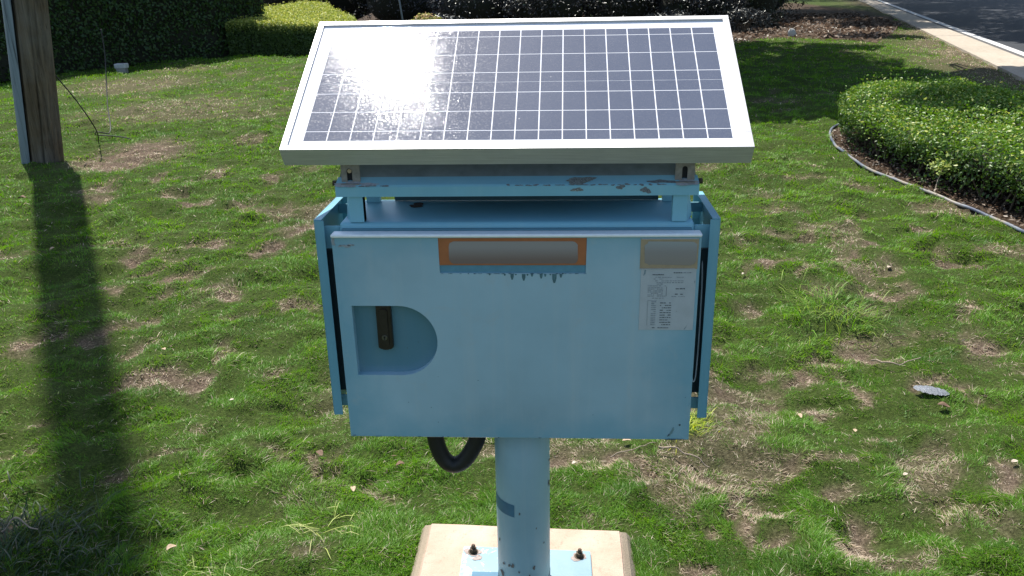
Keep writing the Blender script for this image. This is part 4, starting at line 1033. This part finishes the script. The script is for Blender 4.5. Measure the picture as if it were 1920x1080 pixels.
# ============================================================ TREES (trunks hidden, their crowns shade the lawn, road and shrubs)
def tree(name, base, top, crowns, label, seed, n_, size=.16, col=((.03,.06,.012), (.07,.12,.025))):
    q = np.random.default_rng(seed); root = empty(name, base, label, 'tree', 'trees around the lawn')
    bm = bmesh.new(); b_, t_ = Vector(base), Vector(top)
    mid = b_.lerp(t_, .5)+Vector((.1, .05, 0)); tube(bm, [b_-Vector((0,0,.1)), b_+Vector((0,0,.3)), mid, t_], [.20, .15, .11, .08], 12)
    frombm('trunk', bm, plain('bark', (.06,.045,.035), .95, 0, .5, 12, .01), root)
    bm = bmesh.new(); Pn = []; W_ = np.array([c_[3]*c_[4]*c_[5] for c_ in crowns])**(2/3)
    for (x, y, z, rx, ry, rz_) in crowns:
        c_ = Vector((x, y, z)); tube(bm, [t_-Vector((0, 0, .4)), t_.lerp(c_, .5)+Vector((0, 0, .3)), c_], [.07, .05, .02], 8)
        for k in range(5):
            tip = c_+Vector((q.uniform(-.8, .8)*rx, q.uniform(-.8, .8)*ry, q.uniform(-.4, .6)*rz_)); tube(bm, [c_.lerp(t_, .15), tip], [.03, .008], 5)
    frombm('limbs', bm, bpy.data.materials['bark'], root)
    ch = q.choice(len(crowns), n_, p=W_/W_.sum()); CR = np.array(crowns)[ch]
    d = q.normal(0, 1, (n_, 3)); d /= np.linalg.norm(d, axis=1, keepdims=True); r_ = q.random(n_)**.45
    P = CR[:, :3]+d*CR[:, 3:]*r_[:, None]
    k_ = noise3(P, 1.1, seed) > .34; P, d = P[k_], d[k_]
    V, T, CC = leaves(P, np.tile([0, 0, 1.0], (len(P), 1)), size, cmix(col[0], col[1], q.random(len(P))), q, .6, 1.0)
    indexed('crown', V, T, M_leaf, root, col={'tint': CC})
def sh(x, y, z, rx, ry, rz_=.8):     # crown lobe at height z whose shade falls on the ground round (x, y)
    k = z/math.tan(R(SUN_EL)); return (x-k*math.sin(R(SUN_AZ)), y+k*math.cos(R(SUN_AZ)), z, rx, ry, rz_)
tree('shade_tree', (2.7, 25.2, 0), (2.3, 21.5, 3.6), [sh(2.7,10.9,4.6,2.0,3.0), sh(4.6,10.9,4.8,1.9,1.9), sh(6.3,11.2,4.6,1.5,.85,.5), sh(4.0,14.2,4.8,2.2,2.2), sh(3.9,5.7,4.2,.75,.5,.5), sh(3.3,17.3,5,2.6,1.4), sh(1.0,9.5,4.8,.9,1.5), sh(2.3,8.7,4.6,1.25,1.2), sh(3.3,9.4,4.6,1.0,1.2), sh(3.4,8.2,4.4,.9,.8), sh(5.0,10.5,4.7,1.2,.9), sh(5.2,16.6,5,1.6,1.0), sh(5.7,10.1,4.6,1.6,.8), sh(7.1,11.7,4.6,.9,.6)],
     'leafy tree beyond the solar panel whose crown shades the lawn at the right', 5, 130000, .17)
tree('shade_tree', (14.5, 19.5, 0), (13.8, 20.5, 5.2), [sh(12.2,15,7,2.9,3.0), sh(10.6,13.2,6.5,1.35,2.2), sh(11.3,18,7,1.7,2.4), sh(17,18,7,3,5), sh(14.5,21,7.5,4.6,4.5), sh(12.0,27,7.5,3.6,5), sh(7.6,19.4,6.0,1.2,.8,.6), sh(9.6,23.6,6.5,1.6,2.0), sh(15,34,8,5,6), sh(11.7,10.6,6.2,1.8,2.6), sh(9.9,31.5,7,2.5,4), sh(20,40,8,6,6), sh(17,50,9,7,8), sh(24,55,9,8,9)],
     'leafy roadside tree beyond the path, its crown shading the road', 6, 110000, .30)
tree('shade_tree', (-1.5, 31.0, 0), (-1.8, 31.0, 4.5), [sh(-2,23.6,6,3.2,1.3), sh(3.4,23.4,6,2.6,1.1), sh(6.6,26.5,6,2.0,2.2), sh(0,27.5,7,5,2.5), sh(-7,29,7,5,3), sh(7,33,8,4,4.5), sh(5.0,28.5,6.5,3,2)],
     'dense tree standing behind the dark shrubs and shading them', 7, 60000, .22)

# ============================================================ SMALL THINGS ON THE LAWN
# curled ribbed plastic cup lid
r0 = np.random.default_rng(4)
bm = bmesh.new(); rows = []
for i in range(17):
    u = i/16; row = []
    for k in range(9):
        v = k/8; wv = math.sin(math.pi*u)**.5*.030+.004
        row.append(bm.verts.new((1.425+.115*u, 1.315+(v-.5)*2*wv-.04*u, .022+.012*math.sin(math.pi*v)*math.sin(math.pi*u)**.6+.0022*math.sin(u*60))))
    rows.append(row)
for A, B in zip(rows, rows[1:]):
    for k in range(8): bm.faces.new((A[k], A[k+1], B[k+1], B[k]))
bmesh.ops.solidify(bm, geom=bm.faces[:], thickness=.0012)
tag(frombm('plastic_scrap', bm, plain('bluish_white_plastic', (.30,.325,.36), .6, 0, .2, 200), None, True), 'ribbed bluish white scrap of plastic lying in the grass at the right', 'litter')
def stone(name, x, y, z, r_, mat, lab, cat, seed, sq=(1,1,1)):
    q = np.random.default_rng(seed); bm = bmesh.new(); bmesh.ops.create_icosphere(bm, subdivisions=2, radius=1)
    for v in bm.verts: v.co = Vector((x+v.co.x*r_*sq[0]*(1+q.uniform(-.18, .18)), y+v.co.y*r_*sq[1]*(1+q.uniform(-.18, .18)), z+v.co.z*r_*sq[2]*(1+q.uniform(-.18, .18))))
    tag(frombm(name, bm, mat), lab, cat)
stone('white_stone', 5.78, 19.75, .08, .10, plain('grey_white_stone', (.42,.42,.40), .8, 0, .2, 30), 'pale grey stone marker at the edge of the mulch on the right', 'stone', 3, (1,.6,1.2))
r0 = empty('utility_box', (-10.0, 16.2, 0), 'small white box shaped cover at the foot of the tall dark hedge', 'utility cap')
bm = bmesh.new(); abox(bm, -8.05, -7.84, 13.7, 13.85, .05, .135, .012, 2); frombm('cover', bm, plain('white_cap_plastic', (.45,.47,.47), .5), r0)
bm = bmesh.new(); abox(bm, -8.03, -7.86, 13.72, 13.83, -.05, .049); frombm('body', bm, M_galv, r0)
r0.location = (-7.95, 13.78, 0)
for o in r0.children: o.data.transform(Matrix.Translation(Vector((-10.0, 16.2, 0))-Vector((-7.95, 13.78, 0))))
bm = bmesh.new(); tube(bm, [(-3.62, 19.6, -.1), (-3.72, 19.65, .6), (-3.87, 19.7, 1.9)], .022, 8)
tag(frombm('metal_stake', bm, plain('grey_stake', (.16,.18,.20), .5, .3), None, True), 'thin grey leaning stake between the low hedge and the dark shrubs', 'stake')

def dead_leaf(x, y, s, ang, col, lab, curl=.5, seed=0):
    q = np.random.default_rng(seed); s *= .5; bm = bmesh.new(); rows = []; z = float(gheight(np.array([x]), np.array([y]))[0])+.020
    ca, sa = math.cos(ang), math.sin(ang)
    for i in range(9):
        u = i/8; wv = math.sin(math.pi*min(1, u*.95+.03))**.8*.32; row = []
        for k in range(5):
            v = (k-2)/2; lx, ly = (u-.5)*s, v*wv*s
            lz = curl*s*.35*v*v*math.sin(math.pi*u)+.10*s*math.sin(u*5+seed)*curl+q.uniform(-.01, .01)*s
            row.append(bm.verts.new((x+lx*ca-ly*sa, y+lx*sa+ly*ca, z+lz)))
        rows.append(row)
    for A, B in zip(rows, rows[1:]):
        for k in range(4): bm.faces.new((A[k], A[k+1], B[k+1], B[k]))
    bmesh.ops.remove_doubles(bm, verts=bm.verts, dist=.0002); bmesh.ops.solidify(bm, geom=bm.faces[:], thickness=.0006)
    o = frombm('fallen_leaf', bm, M_dl[col], None, True); tag(o, lab, 'fallen leaf', 'dry leaves on the lawn')
M_dl = {'tan': plain('dry_leaf_tan', (.42,.31,.20), .7, 0, .2, 90), 'pale': plain('dry_leaf_pale', (.46,.385,.30), .6, 0, .15, 90), 'brown': plain('dry_leaf_brown', (.14,.085,.05), .8, 0, .3, 90)}
for i, (x, y, s, a, c, lab) in enumerate([
  (-.99,.31,.06,.9,'tan','tan curled dry leaf in the bright grass at the bottom left'),
  (-1.60,1.60,.055,2.6,'tan','tan dry leaf right of the pole shadow, halfway down it'),
  (-1.15,1.19,.035,.7,'pale','small pale leaf left of the cabinet, level with its lower edge'),
  (1.18,.75,.036,.4,'pale','small pale leaf in the green grass at the lower right'),
  (.95,1.11,.05,1.8,'tan','upright tan leaf right of the cabinet, level with its lower edge'),
  (-4.0,4.41,.12,.1,'brown','dark dead leaf to the left of the pole shadow near the pole foot'),
  (1.08,2.68,.05,.6,'pale','small white petal like leaf just right of the side panel'),
  (1.49,1.20,.085,-.35,'brown','dark curled leaf just in front of the bluish plastic scrap'),
  (1.13,1.06,.045,1.3,'tan','narrow dry leaf below and left of the plastic scrap'),
  (1.51,.76,.045,.2,'pale','pale leaf at the right edge, above the round dry patch'),
  (-.72,.85,.07,2.3,'brown','brown leaf in the grass under the left side panel'),
  (-.43,.77,.06,.3,'brown','dark leaf left of the black conduit loop'),
  (.14,.75,.04,.5,'pale','small pale leaf just right of the post'),
  (.32,.92,.06,3.0,'tan','tan leaf in the straw patch below the door, right of the post'),
  (1.89,2.81,.07,.8,'pale','pale leaf right of the cabinet, level with the labels'),
  (2.23,2.44,.05,.2,'pale','whitish leaf near the right edge below the bed edging'),
  (-3.05,3.2,.07,1.1,'tan','tan leaf between the pole shadow and the cabinet top'),
  (-.55,.62,.05,1.9,'tan','dry leaf in the bright grass left of the footing')]):
    dead_leaf(x, y, s, a, c, lab, .6, i)
def twig(pts, r_, lab):
    bm = bmesh.new(); P = spline(pts, 22); P[:, 2] += gheight(P[:, 0], P[:, 1])+.022
    tube(bm, P, [r_*(1-.55*i/21) for i in range(22)], 6)
    tag(frombm('dry_twig', bm, plain('twig_grey', (.27,.215,.16), .9, 0, .3, 120), None, True), lab, 'twig', 'dry twigs on the lawn')
twig([(1.36,1.57,.004),(1.41,1.50,.012),(1.45,1.49,.004),(1.53,1.52,.01)], .0035, 'pale forked twig above the plastic scrap')
twig([(.42,.86,.004),(.50,.84,.014),(.58,.80,.004)], .0035, 'dry twig in the straw below the right end of the door')
twig([(-1.56,.42,.01),(-1.50,.42,.016),(-1.44,.41,.01)], .0035, 'straight pale twig lying on the dark clump at the bottom left')
twig([(.26,.84,.01),(.33,.845,.016),(.41,.865,.01)], .0022, 'long thin straw twig just right of the post')
# taller tufts
G_ = 'taller tufts in the lawn'
tuft_at(-1.47, .28, .32, .26, 1500, 1, .075, .0042, [(.010,.035,.008),(.018,.055,.012),(.03,.07,.02),(.10,.12,.08)], lab='coarse dark green tuft of broad blades at the bottom left corner', group=G_, flat=.8)  # dark plant, its colour lowered further to deepen the shade there
tuft_at(1.38, 2.15, .22, .30, 420, 2, .11, .0032, [(.10,.24,.02),(.16,.32,.04),(.26,.36,.07)], lab='tall wispy bright green tuft to the right of the cabinet', group=G_, flat=.5)
tuft_at(.52, 1.02, .09, .10, 260, 3, .055, .0022, [(.30,.40,.03),(.42,.46,.05)], lab='small yellow green tuft just below the door at the right', group=G_, flat=.5)
tuft_at(-.59, .45, .07, .10, 26, 4, .10, .0026, [(.42,.48,.12),(.50,.52,.2)], lab='few pale yellow blades standing up left of the footing', group=G_, flat=.9)
tuft_at(-.82, .22, .10, .08, 30, 5, .07, .0026, [(.50,.50,.25),(.40,.44,.15)], lab='pale straw coloured blades at the bottom, left of the footing', group=G_, flat=1.1)

# leaf litter on the mulch and in the bed
def litter(n_, poly_or_box, size, cols, name, seed):
    q = np.random.default_rng(seed); P_ = np.array(poly_or_box); lo, hi = P_.min(0), np.minimum(P_.max(0), (13, 40)); lo = np.maximum(lo, (-8, -10))
    x = q.uniform(lo[0], hi[0], n_*3); y = q.uniform(lo[1], hi[1], n_*3); k = inpoly(x, y, poly_or_box); x, y = x[k][:n_], y[k][:n_]
    P = np.stack([x, y, gheight(x, y)*(np.hypot(x, y) > 8)+q.uniform(.012, .045, len(x))], 1)
    V, T, CC = leaves(P, np.tile([0, 0, 1.6], (len(P), 1)), size, np.array(cols)[q.integers(0, len(cols), len(P))], q, .5, .7)
    tag(indexed(name, V, T, M_leaf, None, col={'tint': CC}), kind='stuff')
litter(6500, [(3.2,18.2),(4.15,18.25),(5.4,19.3),(6.3,18.7),(7.0,17.6),(8.0,19.5),(10.0,23.8),(11.0,31),(4,31),(3.2,22)], .13, [(.17,.12,.085),(.10,.07,.05),(.28,.22,.17),(.05,.035,.025)], 'leaf_litter', 1)
litter(5200, BED[:12]+[(3.5,2.2),(3.6,5),(3.6,7)], .032, [(.17,.12,.085),(.09,.06,.04),(.27,.21,.16),(.04,.028,.02)], 'bed_leaf_litter', 2)
# scattered clippings
q = np.random.default_rng(77); N = 420
th = q.uniform(R(50), R(135), N); r_ = np.exp(q.uniform(math.log(1.8), math.log(14), N)); x, y = CAM[0]+r_*np.cos(th), CAM[1]+r_*np.sin(th); k = zmask(x, y) > .5; x, y, r_ = x[k], y[k], r_[k]
P = np.stack([x, y, gheight(x, y)+.020], 1)
V, T, CC = leaves(P, np.tile([0, 0, 1.0], (len(P), 1)), .012+.003*r_, np.array([(.36,.29,.20),(.26,.19,.13),(.12,.08,.05),(.30,.36,.10)])[q.integers(0, 4, len(P))], q, .22, .5)
tag(indexed('dry_clippings', V, T, M_leaf, None, col={'tint': CC}), kind='stuff')
